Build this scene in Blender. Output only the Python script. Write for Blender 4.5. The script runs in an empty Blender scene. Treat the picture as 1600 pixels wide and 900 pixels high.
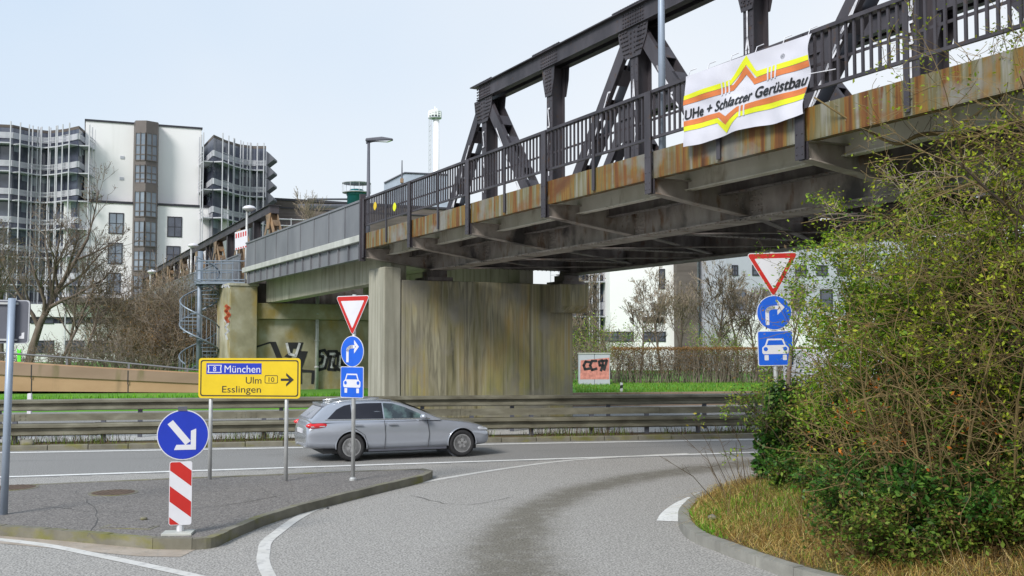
import bpy, bmesh, math, random
import numpy as np
from mathutils import Vector, Matrix, Euler
R = math.radians
sc = bpy.context.scene
COL = sc.collection
# ---------------------------------------------------------------- camera, sky, sun, exposure
H = 2.75
FPX = 1650.0                       # focal length in pixels of the 1600 px wide picture
PITCH = math.atan(88 / FPX)
cam = bpy.data.objects.new('camera', bpy.data.cameras.new('camera'))
COL.objects.link(cam)
cam.location = (0, 0, H)
cam.rotation_euler = (R(90) + PITCH, 0, 0)
cam.data.sensor_width = 36.0
cam.data.lens = FPX / 1600 * 36.0
cam.data.clip_end = 6000
cam.data.clip_start = 0.1
sc.camera = cam
SUN_EL, SUN_ROT = 38, 214          # hazy sun behind the camera, to the left
w = bpy.data.worlds.new('World'); sc.world = w
w.use_nodes = True
nt = w.node_tree; nd = nt.nodes; lk = nt.links
bg = nd['Background']
sky = nd.new('ShaderNodeTexSky'); sky.sky_type = 'NISHITA'; sky.sun_disc = False
sky.sun_elevation = R(SUN_EL); sky.sun_rotation = R(SUN_ROT)
sky.air_density = 1.0; sky.dust_density = 2.5; sky.ozone_density = 1.5
tc = nd.new('ShaderNodeTexCoord')
cn = nd.new('ShaderNodeTexNoise'); cn.inputs['Scale'].default_value = 1.6; cn.inputs['Detail'].default_value = 4
lk.new(tc.outputs['Generated'], cn.inputs['Vector'])
vd = nd.new('ShaderNodeVectorMath'); vd.operation = 'DOT_PRODUCT'; vd.inputs[1].default_value = (.45, 0, -1.1)   # brighter veil low down and to the right
lk.new(tc.outputs['Generated'], vd.inputs[0])
ma = nd.new('ShaderNodeMath'); ma.operation = 'MULTIPLY_ADD'; ma.inputs[1].default_value = .55; lk.new(cn.outputs['Fac'], ma.inputs[0])
m2 = nd.new('ShaderNodeMath'); m2.operation = 'MULTIPLY_ADD'; m2.inputs[1].default_value = .75; m2.inputs[2].default_value = .50; lk.new(vd.outputs['Value'], m2.inputs[0])
lk.new(m2.outputs[0], ma.inputs[2])
cr = nd.new('ShaderNodeValToRGB')
cr.color_ramp.elements[0].position = 0.35; cr.color_ramp.elements[0].color = (5.5, 6.7, 8.1, 1)
cr.color_ramp.elements[1].position = 0.7; cr.color_ramp.elements[1].color = (7.7, 7.95, 8.2, 1)
lk.new(ma.outputs[0], cr.inputs['Fac'])
mx = nd.new('ShaderNodeMixRGB'); mx.inputs['Fac'].default_value = 0.82
lk.new(sky.outputs['Color'], mx.inputs['Color1']); lk.new(cr.outputs['Color'], mx.inputs['Color2'])
lk.new(mx.outputs['Color'], bg.inputs['Color'])
bg.inputs['Strength'].default_value = 0.105
sl = bpy.data.lights.new('sun', 'SUN'); sl.energy = 3.0; sl.angle = R(18); sl.color = (1, 0.96, 0.9)
so = bpy.data.objects.new('sun', sl); COL.objects.link(so)
so.location = (0, 0, 60)
# sun direction: rotation measured like the sky's (clockwise from +Y seen from above)
sd = Vector((math.sin(R(SUN_ROT)) * math.cos(R(SUN_EL)), math.cos(R(SUN_ROT)) * math.cos(R(SUN_EL)), math.sin(R(SUN_EL))))
so.rotation_euler = sd.to_track_quat('Z', 'Y').to_euler()
vs = sc.view_settings
vs.view_transform = 'Standard'; vs.look = 'None'; vs.exposure = 0.30; vs.gamma = 1.0; vs.use_curve_mapping = False
sc.cycles.use_denoising = True
sc.cycles.max_bounces = 6; sc.cycles.diffuse_bounces = 3; sc.cycles.glossy_bounces = 3
sc.cycles.transparent_max_bounces = 8

# ---------------------------------------------------------------- placing helpers (photo measurements -> metres)
def ray(x, y):
    v = 450 - y
    return ((x - 800), FPX * math.cos(PITCH) - v * math.sin(PITCH), FPX * math.sin(PITCH) + v * math.cos(PITCH))
def G(x, y, z=0.0):
    X, Y, Z = ray(x, y); l = (z - H) / Z
    return Vector((X * l, Y * l, z))
def U(x, y, d):
    X, Y, Z = ray(x, y); l = d / Y
    return Vector((X * l, d, H + Z * l))
class Fr:
    """vertical plane frame: origin on the ground under picture column x at depth d, direction beta"""
    def __init__(s, x, d, beta):
        p = U(x, 538, d); s.o = Vector((p.x, d, 0)); s.b = R(beta)
        s.e = (math.cos(s.b), math.sin(s.b)); s.n = (-math.sin(s.b), math.cos(s.b))
    def px(s, x, y, off=0.0):
        X, Y, Z = ray(x, y)
        dn = X * s.n[0] + Y * s.n[1]
        l = (s.o.x * s.n[0] + s.o.y * s.n[1] + off) / dn
        return ((X * l - s.o.x) * s.e[0] + (Y * l - s.o.y) * s.e[1], H + Z * l)

# ---------------------------------------------------------------- object helpers
def tag(o, label=None, cat=None, group=None, kind=None):
    if label: o['label'] = label
    if cat: o['category'] = cat
    if group: o['group'] = group
    if kind: o['kind'] = kind
    return o
def thing(name, label, cat, loc=(0, 0, 0), rz=0.0, group=None):
    o = bpy.data.objects.new(name, None); COL.objects.link(o)
    o.empty_display_size = 0.2
    o.location = loc; o.rotation_euler = (0, 0, rz)
    return tag(o, label, cat, group)
class MB:
    def __init__(s): s.v = []; s.f = []
    def add(s, vs, fs):
        k = len(s.v); s.v += [tuple(p) for p in vs]; s.f += [tuple(i + k for i in f) for f in fs]
    def box(s, x0, x1, y0, y1, z0, z1):
        s.add([(x0, y0, z0), (x1, y0, z0), (x1, y1, z0), (x0, y1, z0), (x0, y0, z1), (x1, y0, z1), (x1, y1, z1), (x0, y1, z1)],
              [(3, 2, 1, 0), (4, 5, 6, 7), (0, 1, 5, 4), (1, 2, 6, 5), (2, 3, 7, 6), (3, 0, 4, 7)])
        return s
    def beam(s, p, q, wd, ht, up=(0, 0, 1)):
        p, q = Vector(p), Vector(q); d = (q - p).normalized(); up = Vector(up)
        if abs(d.dot(up)) > 0.999: up = Vector((1, 0, 0))
        a = d.cross(up).normalized(); b = a.cross(d).normalized()
        a = a * wd / 2; b = b * ht / 2
        s.add([p - a - b, p + a - b, p + a + b, p - a + b, q - a - b, q + a - b, q + a + b, q - a + b],
              [(0, 1, 2, 3), (7, 6, 5, 4), (1, 0, 4, 5), (2, 1, 5, 6), (3, 2, 6, 7), (0, 3, 7, 4)])
        return s
    def tube(s, pts, rad, n=8, cap=True):
        pts = [Vector(p) for p in pts]; m = len(pts)
        if not isinstance(rad, (list, tuple)): rad = [rad] * m
        vs = []; prev = None
        for i, p in enumerate(pts):
            d = pts[min(i + 1, m - 1)] - pts[max(i - 1, 0)]
            d = d.normalized() if d.length > 1e-9 else Vector((0, 0, 1))
            if prev is None:
                a = d.orthogonal().normalized()
            else:
                a = prev - d * prev.dot(d)
                a = a.normalized() if a.length > 1e-6 else d.orthogonal().normalized()
            prev = a; b = d.cross(a)
            for k in range(n):
                t = 2 * math.pi * k / n
                vs.append(p + (a * math.cos(t) + b * math.sin(t)) * rad[i])
        fs = []
        for i in range(m - 1):
            for k in range(n):
                fs.append((i * n + k, i * n + (k + 1) % n, (i + 1) * n + (k + 1) % n, (i + 1) * n + k))
        if cap: fs += [tuple(range(n - 1, -1, -1)), tuple(range((m - 1) * n, m * n))]
        s.add(vs, fs); return s
    def prism(s, pts, y0, y1):
        """outline in the local xz plane, extruded from y0 (towards the viewer) to y1"""
        n = len(pts)
        s.add([(x, y0, z) for x, z in pts] + [(x, y1, z) for x, z in pts],
              [tuple(range(n)), tuple(range(2 * n - 1, n - 1, -1))] + [((i + 1) % n, i, n + i, n + (i + 1) % n) for i in range(n)])
        return s
    def slab(s, pts, z0, z1):
        n = len(pts)
        s.add([(p[0], p[1], z0) for p in pts] + [(p[0], p[1], z1) for p in pts],
              [tuple(range(n - 1, -1, -1)), tuple(range(n, 2 * n))] + [(i, (i + 1) % n, n + (i + 1) % n, n + i) for i in range(n)])
        return s
    def lathe(s, prof, n=24, c=(0, 0, 0), axis='z'):
        vs = []; m = len(prof)
        for r, h in prof:
            for k in range(n):
                t = 2 * math.pi * k / n
                if axis == 'z': vs.append((c[0] + r * math.cos(t), c[1] + r * math.sin(t), c[2] + h))
                else: vs.append((c[0] + r * math.cos(t), c[1] + h, c[2] + r * math.sin(t)))
        fs = [(i * n + k, i * n + (k + 1) % n, (i + 1) * n + (k + 1) % n, (i + 1) * n + k) for i in range(m - 1) for k in range(n)]
        if prof[0][0] > 1e-6: fs.append(tuple(range(n - 1, -1, -1)))
        if prof[-1][0] > 1e-6: fs.append(tuple(range((m - 1) * n, m * n)))
        s.add(vs, fs); return s
    def ribbon(s, pts, wd, y, closed=False):
        """a painted stroke in the local xz plane at depth y"""
        for (x0, z0), (x1, z1) in zip(pts, pts[1:] + (pts[:1] if closed else [])):
            dx, dz = x1 - x0, z1 - z0; l = math.hypot(dx, dz) or 1
            nx, nz = -dz / l * wd / 2, dx / l * wd / 2; ex, ez = dx / l * wd * .3, dz / l * wd * .3
            s.add([(x0 - nx - ex, y, z0 - nz - ez), (x1 - nx + ex, y, z1 - nz + ez), (x1 + nx + ex, y, z1 + nz + ez), (x0 + nx - ex, y, z0 + nz - ez)], [(0, 1, 2, 3)])
        return s
    def map(s, fn): s.v = [tuple(fn(*p)) for p in s.v]; return s
    def build(s, name, mat, parent=None, smooth=False, bevel=0.0):
        me = bpy.data.meshes.new(name); me.from_pydata(s.v, [], s.f); me.update()
        bm = bmesh.new(); bm.from_mesh(me); bmesh.ops.recalc_face_normals(bm, faces=bm.faces); bm.to_mesh(me); bm.free()
        return link(name, me, mat, parent, smooth, bevel)
def link(name, me, mat, parent=None, smooth=False, bevel=0.0):
    o = bpy.data.objects.new(name, me); COL.objects.link(o)
    if mat: me.materials.append(mat)
    if parent: o.parent = parent
    if smooth: me.polygons.foreach_set('use_smooth', [True] * len(me.polygons))
    if bevel:
        b = o.modifiers.new('bevel', 'BEVEL'); b.width = bevel; b.segments = 2; b.limit_method = 'ANGLE'; b.angle_limit = R(40)
    return o
def npmesh(name, V, F, mat, parent=None, smooth=False):
    """V (n,3) floats, F (m,k) ints, all faces with k corners"""
    me = bpy.data.meshes.new(name); n, k = F.shape
    me.vertices.add(len(V)); me.vertices.foreach_set('co', np.asarray(V, np.float32).ravel())
    me.loops.add(n * k); me.loops.foreach_set('vertex_index', F.astype(np.int32).ravel())
    me.polygons.add(n); me.polygons.foreach_set('loop_start', np.arange(0, n * k, k, dtype=np.int32))
    me.update(calc_edges=True); me.validate()
    return link(name, me, mat, parent, smooth)
def copy_tree(o, parent=None):
    c = o.copy(); COL.objects.link(c); c.parent = parent
    for ch in list(o.children): copy_tree(ch, c)
    return c
def text2d(body, size, shear=0.0, spacing=1.0, bold=0.0):
    cu = bpy.data.curves.new('lettering', 'FONT'); cu.body = body; cu.size = size; cu.shear = shear; cu.space_character = spacing
    cu.offset = bold; cu.resolution_u = 4
    o = bpy.data.objects.new('lettering', cu); COL.objects.link(o)
    me = bpy.data.meshes.new_from_object(o.evaluated_get(bpy.context.evaluated_depsgraph_get()))
    v = [(p.co.x, p.co.y) for p in me.vertices]; f = [tuple(p.vertices) for p in me.polygons]
    bpy.data.objects.remove(o); bpy.data.curves.remove(cu); bpy.data.meshes.remove(me)
    return v, f
def put_text(mb, body, x0, x1, z0, y, cap=None, **kw):
    """lettering spread between x0 and x1 with its baseline at z0; cap = height of the capitals"""
    v, f = text2d(body, 1.0, **kw)
    xs = [p[0] for p in v]; a, b = min(xs), max(xs); k = (x1 - x0) / (b - a)
    kz = cap / 0.73 if cap else k
    mb.add([(x0 + (p[0] - a) * k, y, z0 + p[1] * kz) for p in v], f)
    return mb
def rrect(x0, x1, z0, z1, r, n=5):
    out = []
    for cx, cz, a in ((x1 - r, z1 - r, 0), (x0 + r, z1 - r, 90), (x0 + r, z0 + r, 180), (x1 - r, z0 + r, 270)):
        for k in range(n + 1):
            t = R(a + 90 * k / n); out.append((cx + r * math.cos(t), cz + r * math.sin(t)))
    return out
def circ(cx, cz, r, n=40): return [(cx + r * math.cos(2 * math.pi * k / n), cz + r * math.sin(2 * math.pi * k / n)) for k in range(n)]
def clip(poly, a, b, c):
    """keep a*x + b*z <= c"""
    out = []
    for i in range(len(poly)):
        p, q = poly[i], poly[(i + 1) % len(poly)]
        dp, dq = a * p[0] + b * p[1] - c, a * q[0] + b * q[1] - c
        if dp <= 0: out.append(p)
        if dp * dq < 0:
            t = dp / (dp - dq); out.append((p[0] + (q[0] - p[0]) * t, p[1] + (q[1] - p[1]) * t))
    return out

# ---------------------------------------------------------------- materials
def ramp(nt, cols):
    r = nt.nodes.new('ShaderNodeValToRGB'); e = r.color_ramp.elements
    e[0].position, e[0].color = cols[0][0], (*cols[0][1], 1)
    e[1].position, e[1].color = cols[-1][0], (*cols[-1][1], 1)
    for p, c in cols[1:-1]:
        n = e.new(p); n.color = (*c, 1)
    return r
def noise(nt, scale, detail=4, rough=0.55, co='Object', dist=0.0):
    t = nt.nodes.new('ShaderNodeTexCoord'); m = nt.nodes.new('ShaderNodeMapping'); n = nt.nodes.new('ShaderNodeTexNoise')
    m.inputs['Scale'].default_value = scale if isinstance(scale, (tuple, list)) else (scale,) * 3
    n.inputs['Scale'].default_value = 1.0; n.inputs['Detail'].default_value = detail; n.inputs['Roughness'].default_value = rough
    n.inputs['Distortion'].default_value = dist
    nt.links.new(t.outputs[co], m.inputs['Vector']); nt.links.new(m.outputs['Vector'], n.inputs['Vector'])
    return n
def mat(name, layers, rough=0.7, metal=0.0, bump=None, spec=0.5, coat=0.0, isl=None, alpha=None, trans=0.0):
    """layers: [(scale, [(pos, colour), ...])] then further (scale, stops, mask_scale, (lo, hi)) mixed over it"""
    m = bpy.data.materials.new(name); m.use_nodes = True; nt = m.node_tree
    b = nt.nodes['Principled BSDF']
    b.inputs['Roughness'].default_value = rough; b.inputs['Metallic'].default_value = metal
    b.inputs['Specular IOR Level'].default_value = spec; b.inputs['Coat Weight'].default_value = coat
    if trans: b.inputs['Transmission Weight'].default_value = trans
    out = None
    for L in layers:
        if len(L) == 3 and not isinstance(L[0], tuple):      # a plain colour
            c = nt.nodes.new('ShaderNodeRGB'); c.outputs[0].default_value = (*L, 1); cur = c.outputs[0]
        else:
            n = noise(nt, L[0]); r = ramp(nt, L[1]); nt.links.new(n.outputs['Fac'], r.inputs['Fac']); cur = r.outputs['Color']
        if out is None: out = cur
        else:
            n = noise(nt, L[2], detail=6); r = ramp(nt, [(L[3][0], (0, 0, 0)), (L[3][1], (1, 1, 1))]); nt.links.new(n.outputs['Fac'], r.inputs['Fac'])
            x = nt.nodes.new('ShaderNodeMixRGB'); nt.links.new(r.outputs['Color'], x.inputs['Fac'])
            nt.links.new(out, x.inputs['Color1']); nt.links.new(cur, x.inputs['Color2']); out = x.outputs['Color']
    if isl:                                                    # each leaf or blade a shade of its own
        g = nt.nodes.new('ShaderNodeNewGeometry'); r = ramp(nt, isl); nt.links.new(g.outputs['Random Per Island'], r.inputs['Fac'])
        if out is None: out = r.outputs['Color']
        else:
            x = nt.nodes.new('ShaderNodeMixRGB'); x.blend_type = 'MULTIPLY'; x.inputs['Fac'].default_value = 1
            nt.links.new(out, x.inputs['Color1']); nt.links.new(r.outputs['Color'], x.inputs['Color2']); out = x.outputs['Color']
    nt.links.new(out, b.inputs['Base Color'])
    if bump:
        n = noise(nt, bump[0], detail=6); p = nt.nodes.new('ShaderNodeBump'); p.inputs['Strength'].default_value = bump[1]
        p.inputs['Distance'].default_value = bump[2] if len(bump) > 2 else 0.02
        nt.links.new(n.outputs['Fac'], p.inputs['Height']); nt.links.new(p.outputs['Normal'], b.inputs['Normal'])
    return m
def plain(name, c, rough=0.6, metal=0.0, var=0.12, scale=3.0, spec=0.5, coat=0.0, bump=None):
    lo = tuple(x * (1 - var) for x in c); hi = tuple(min(1, x * (1 + var)) for x in c)
    return mat(name, [(scale, [(0.3, lo), (0.7, hi)])], rough, metal, bump, spec, coat)
def leafmat(name, stops, rough=0.6):
    m = mat(name, [], rough=rough, isl=stops, spec=0.3)
    nt = m.node_tree; b = nt.nodes['Principled BSDF']; src = b.inputs['Base Color'].links[0].from_socket
    t = nt.nodes.new('ShaderNodeBsdfTranslucent'); nt.links.new(src, t.inputs['Color'])
    x = nt.nodes.new('ShaderNodeMixShader'); x.inputs['Fac'].default_value = 0.3
    nt.links.new(b.outputs[0], x.inputs[1]); nt.links.new(t.outputs[0], x.inputs[2])
    nt.links.new(x.outputs[0], nt.nodes['Material Output'].inputs['Surface'])
    return m
M = {}
M['steel'] = mat('dark_painted_steel', [((2, 2, .7), [(.3, (.034, .030, .036)), (.7, (.075, .067, .077))]), (8, [(.3, (.10, .055, .03)), (.7, (.06, .04, .03))], 5, (.62, .74))], .55, 0.2, ((20, 20, 20), .2, .01))
M['under'] = mat('sooty_shaded_girder_steel', [((3, 3, 1), [(.3, (.07, .058, .053)), (.7, (.22, .195, .185))]), (9, [(.3, (.16, .09, .05)), (.7, (.09, .06, .05))], 4, (.58, .72))], .65, 0.1, ((14, 14, 14), .3, .01))  # soot, with the shade below the deck deepened in the colour
M['chordgrey'] = mat('grimy_lightened_girder', [((2, 2, 1), [(.3, (.22, .185, .16)), (.7, (.43, .385, .345))]), ((8, 8, 3), [(.3, (.22, .12, .06)), (.7, (.12, .08, .06))], (3.5, 3.5, 1.5), (.56, .70)), ((2, 2, 2), [(.3, (.05, .045, .045)), (.7, (.09, .08, .075))], (1.1, 1.1, .8), (.55, .68))], .65, .05, ((14, 14, 14), .3, .01))  # grime, plus a lighter tone painted in to lift chord and brackets from shade
M['fascia'] = mat('rust_streaked_fascia', [((6, 6.0, .35), [(.28, (.06, .022, .006)), (.40, (.15, .055, .010)), (.46, (.20, .115, .022)), (.52, (.125, .105, .042)), (.58, (.165, .155, .095)), (.66, (.235, .23, .20)), (.72, (.14, .075, .018)), (.8, (.10, .09, .08))]), ((.5, .35, .2), [(.3, (.17, .06, .012)), (.7, (.09, .036, .012))], (.6, .45, 1.2), (.52, .68)), ((9, 6, .4), [(.3, (.09, .04, .015)), (.7, (.16, .06, .015))], (7, 5, .7), (.6, .7)), ((3, 3, .5), [(.3, (.13, .125, .11)), (.7, (.23, .225, .20))], (.8, .55, .8), (.52, .62))], .7, 0.1, ((10, 10, 5), .25, .01))
M['concrete'] = mat('pale_concrete', [((1.2, 1.2, .5), [(.3, (.31, .30, .23)), (.7, (.46, .445, .35))]), ((5, 5, .5), [(.3, (.17, .17, .12)), (.7, (.25, .24, .17))], (4, 4, .4), (.52, .7))], .85, 0, ((12, 12, 12), .25, .015))
M['column'] = mat('grey_column_concrete', [((1.5, 1.5, .5), [(.3, (.24, .235, .185)), (.7, (.36, .35, .285))]), ((7, 7, .3), [(.3, (.15, .145, .11)), (.7, (.22, .21, .16))], (5, 5, .2), (.52, .7))], .85, 0, ((12, 12, 12), .25, .015))
M['pier'] = mat('streaked_pier_concrete', [((2.6, 2.6, .24), [(.30, (.085, .08, .05)), (.40, (.21, .195, .105)), (.47, (.29, .27, .185)), (.53, (.18, .168, .115)), (.60, (.37, .35, .24)), (.70, (.25, .23, .165)), (.8, (.49, .47, .36))]), ((.8, .8, .35), [(.35, (.36, .235, .07)), (.55, (.37, .32, .12)), (.7, (.25, .26, .10))], (.9, .9, .22), (.47, .68)), ((7, 7, .10), [(.3, (.10, .09, .06)), (.7, (.16, .145, .085))], (4, 4, .06), (.56, .66)), ((12, 12, .12), [(.35, (.17, .155, .11)), (.65, (.40, .375, .28))], (6, 6, .10), (.50, .70)), ((1.5, 1.5, 1.5), [(.3, (.20, .19, .16)), (.7, (.29, .275, .225))], (.7, .7, .5), (.52, .66))], .85, 0, ((8, 8, 3), .3, .02))
M['abut'] = mat('mossy_abutment_concrete', [((.9, .9, .8), [(.3, (.20, .185, .115)), (.5, (.31, .29, .195)), (.68, (.43, .41, .32))]), ((2, 2, .6), [(.3, (.34, .25, .07)), (.7, (.22, .185, .08))], (.8, .8, .6), (.5, .66))], .85, 0, ((9, 9, 9), .3, .02))
M['panelgrey'] = mat('grey_panel_paint', [((.8, .8, .4), [(.3, (.125, .13, .145)), (.7, (.20, .205, .22))])], .5, .1)
M['lightsteel'] = plain('weathered_light_paint', (.42, .43, .40), .6, 0, .2, (2, 2, .6))
M['galv'] = mat('galvanised_rail', [((1.5, 1.5, 4), [(.3, (.115, .105, .075)), (.55, (.185, .175, .13)), (.7, (.25, .24, .185))])], .6, .25, ((10, 10, 10), .1, .005))
M['galvgrey'] = plain('galvanised_tube', (.46, .47, .47), .45, .3, .15, 6)
M['polepaint'] = plain('blue_grey_pole', (.32, .38, .47), .45, .3, .08, 3)
M['staircase'] = plain('blue_grey_stair_steel', (.20, .24, .29), .5, .3, .15, 3)
M['white'] = plain('white_sign_film', (.62, .62, .66), .4, 0, .04, 4)
M['cloth'] = mat('white_banner_cloth', [(1.2, [(.3, (.53, .53, .60)), (.7, (.62, .62, .68))])], .8)
M['red'] = plain('red_sign_film', (.46, .015, .010), .4, 0, .08, 4)
M['blue'] = plain('blue_sign_film', (.008, .10, .58), .4, 0, .08, 4)
M['deepblue'] = plain('deep_blue_sign_film', (.006, .03, .40), .4, 0, .08, 4)
M['yellow'] = plain('yellow_sign_film', (.66, .47, .004), .45, 0, .07, 3)
M['black'] = plain('black_film', (.012, .012, .014), .5, 0, .1)
M['ink'] = plain('black_spray_paint', (.02, .02, .024), .7, 0, .2, 8)
M['chalk'] = plain('pale_spray_paint', (.60, .60, .64), .7, 0, .25, 8)
M['orangespray'] = plain('orange_spray_paint', (.50, .10, .04), .7, 0, .3, 8)
M['banyellow'] = plain('banner_yellow', (.66, .70, .015), .7, 0, .06, 4)
M['banorange'] = plain('banner_orange', (.58, .17, .05), .7, 0, .08, 4)
M['backgrey'] = plain('sign_back_grey', (.10, .105, .13), .55, .2, .1, 3)
M['dark'] = plain('near_black', (.02, .02, .022), .6, 0, .2, 4)
M['rubber'] = plain('rubber', (.018, .018, .02), .8, 0, .2, 10)
M['render'] = mat('white_render', [((.06, .06, .1), [(.3, (.78, .775, .79)), (.7, (.84, .835, .85))]), ((.7, .7, .05), [(.3, (.68, .675, .68)), (.7, (.74, .735, .74))], (.6, .6, .05), (.58, .75))], .8)
M['greyrender'] = plain('grey_render', (.42, .44, .50), .8, 0, .1, .3)
M['brownpanel'] = mat('brown_metal_panel', [(.8, [(.3, (.10, .086, .082)), (.7, (.145, .125, .118))])], .5, .2)
M['brownwall'] = mat('dark_brown_wall', [((.3, .3, 3), [(.35, (.085, .07, .062)), (.65, (.13, .11, .10))])], .8)
M['glass'] = mat('window_glass', [((.25, .25, .3), [(.3, (.10, .12, .16)), (.55, (.20, .24, .30)), (.7, (.34, .38, .44))])], .12, 0, None, .8)
M['darkglass'] = mat('dark_window_glass', [((.4, .4, .5), [(.3, (.04, .045, .07)), (.7, (.11, .125, .17))])], .12, 0, None, .8)
M['blind'] = plain('window_blind', (.55, .57, .60), .7, 0, .06, 5)
M['frame'] = plain('dark_window_frame', (.025, .025, .035), .5, 0, .1)
M['whiteframe'] = plain('white_metal_frame', (.43, .44, .48), .5, 0, .08, 2)
M['retain'] = mat('brown_retaining_concrete', [((.35, .35, .9), [(.3, (.24, .165, .115)), (.7, (.32, .225, .165))]), ((3, 3, .25), [(.3, (.15, .12, .07)), (.7, (.20, .165, .08))], (1.6, 1.6, .3), (.56, .72))], .85, 0, ((10, 10, 10), .2, .01))
M['retain2'] = mat('tan_retaining_concrete', [((.35, .35, .9), [(.3, (.36, .225, .125)), (.7, (.46, .30, .18))]), ((3, 3, .25), [(.3, (.27, .18, .10)), (.7, (.33, .22, .13))], (1.6, 1.6, .3), (.58, .74))], .85, 0, ((10, 10, 10), .2, .01))
M['kerb'] = mat('mossy_kerb_stone', [((2, 2, 2), [(.3, (.12, .112, .085)), (.7, (.21, .198, .155))]), ((4, 4, 2), [(.3, (.12, .125, .025)), (.7, (.20, .185, .045))], (1.5, 1.5, 3), (.5, .68))], .9, 0, ((30, 30, 30), .4, .01))
M['paint'] = mat('worn_white_road_paint', [(2, [(.3, (.62, .62, .60)), (.7, (.76, .76, .75))]), (30, [(.3, (.38, .38, .37)), (.7, (.5, .5, .49))], 14, (.54, .68))], .75)
M['oldpaint'] = mat('faded_road_paint', [(2, [(.3, (.50, .49, .46)), (.7, (.60, .59, .57))]), (30, [(.3, (.33, .325, .32)), (.7, (.42, .41, .40))], 9, (.52, .72))], .8)
M['bark'] = mat('grey_brown_bark', [((6, 6, 1.5), [(.3, (.085, .065, .05)), (.7, (.17, .135, .11))])], .9)
M['twig'] = mat('brown_twigs', [(2, [(.3, (.18, .145, .105)), (.7, (.30, .24, .175))])], .9)
M['bushstem'] = mat('yellow_brown_stems', [(3, [(.3, (.09, .06, .022)), (.7, (.20, .145, .055))])], .85)
M['car'] = mat('silver_blue_car_paint', [(.5, [(.3, (.37, .395, .45)), (.7, (.40, .425, .48))])], .22, .45, None, .5, .6)
M['carglass'] = mat('tinted_car_glass', [(.8, [(.3, (.012, .012, .018)), (.7, (.03, .03, .04))])], .06, 0, None, .35, .0)
M['greencarglass'] = mat('greenish_car_glass', [(2.5, [(.42, (.012, .02, .024)), (.68, (.12, .20, .19))])], .08, 0, None, .9, .3)
M['redlamp'] = plain('red_lamp_lens', (.62, .015, .02), .15, 0, .1, 5, .6, .5)
M['clearlamp'] = plain('clear_lamp_lens', (.62, .64, .68), .1, .3, .08, 5, .6, .5)
M['alloy'] = plain('grey_alloy', (.42, .42, .43), .35, .6, .1, 5)
M['chrome'] = plain('bright_trim', (.65, .66, .68), .2, .8, .05, 5)
M['iron'] = mat('rusty_cast_iron', [(12, [(.3, (.075, .05, .035)), (.7, (.15, .10, .07))])], .85, .2, (60, .4, .01))
M['teal'] = plain('teal_metal', (.02, .16, .18), .5, 0, .2, 1.0)
M['tower'] = plain('pale_tower', (.84, .84, .88), .7, 0, .04, .3)
M['greenmark'] = plain('bright_green_plastic', (.12, .75, .03), .5, 0, .1)
M['rusty'] = mat('rust_brown_steel', [((2, 2, 2), [(.3, (.12, .085, .06)), (.5, (.22, .155, .10)), (.7, (.34, .20, .10))])], .75)
# ================================================================ THE SETTING
rng = np.random.default_rng(7); rnd = random.Random(5)
# asphalt materials
def asphalt(name, lo, hi, speck, stain=False):
    m = mat(name, [(.45, [(.3, lo), (.7, hi)]), ((38, 38, 38), [(.38, tuple(x * .55 for x in lo)), (.62, tuple(min(1, x * speck) for x in hi))], (55, 55, 55), (.30, .52))], .85, 0, ((60, 60, 60), .6, .014))
    if stain:
        nt = m.node_tree; b = nt.nodes['Principled BSDF']; src = b.inputs['Base Color'].links[0].from_socket
        a = nt.nodes.new('ShaderNodeAttribute'); a.attribute_name = 'wear'
        n = noise(nt, (2.6, 2.6, 2.6), 8, .72); md = nt.nodes.new('ShaderNodeMath'); md.operation = 'MULTIPLY_ADD'
        nt.links.new(n.outputs['Fac'], md.inputs[0]); md.inputs[1].default_value = 2.6; md.inputs[2].default_value = -1.3
        ad = nt.nodes.new('ShaderNodeMath'); ad.operation = 'ADD'; ad.use_clamp = True
        nt.links.new(a.outputs['Fac'], ad.inputs[0]); nt.links.new(md.outputs[0], ad.inputs[1])
        mu = nt.nodes.new('ShaderNodeMath'); mu.operation = 'MULTIPLY'; mu.use_clamp = True
        nt.links.new(ad.outputs[0], mu.inputs[0]); nt.links.new(a.outputs['Fac'], mu.inputs[1])
        x = nt.nodes.new('ShaderNodeMixRGB'); x.blend_type = 'MULTIPLY'; nt.links.new(mu.outputs[0], x.inputs['Fac'])
        nt.links.new(src, x.inputs['Color1']); x.inputs['Color2'].default_value = (.50, .48, .42, 1)
        nt.links.new(x.outputs['Color'], b.inputs['Base Color'])
    return m
M['asphalt'] = asphalt('main_road_asphalt', (.195, .19, .183), (.25, .245, .236), 1.3)
M['ramp'] = asphalt('coarse_ramp_asphalt', (.255, .243, .228), (.31, .297, .278), 1.5, True)
M['path'] = asphalt('dark_pavement_asphalt', (.118, .108, .10), (.165, .152, .142), 1.6)
M['median'] = asphalt('pale_median_paving', (.36, .355, .34), (.46, .455, .44), 1.2)
M['soil'] = mat('mossy_soil', [(1.5, [(.3, (.07, .05, .025)), (.5, (.12, .085, .035)), (.7, (.07, .085, .02))])], .95, 0, ((12, 12, 12), .6, .04))
M['lawn'] = mat('green_verge', [(.5, [(.3, (.06, .19, .012)), (.6, (.10, .27, .02)), (.8, (.17, .22, .03))])], .95, 0, ((20, 20, 20), .6, .05))
M['far'] = mat('distant_ground', [(.05, [(.3, (.14, .13, .10)), (.7, (.20, .19, .15))])], .95)
def sheet(name, pts, m, z, kind='structure'):
    mb = MB(); mb.add([(p[0], p[1], z) for p in pts], [tuple(range(len(pts)))]); o = mb.build(name, m); return tag(o, kind=kind)
sheet('ground', [(-4000, -200), (4000, -200), (4000, 5500), (-4000, 5500)], M['far'], -.03)
RD = Vector((math.cos(R(13.5)), math.sin(R(13.5)), 0)); RN = Vector((-RD.y, RD.x, 0))        # along / across the main road
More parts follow.
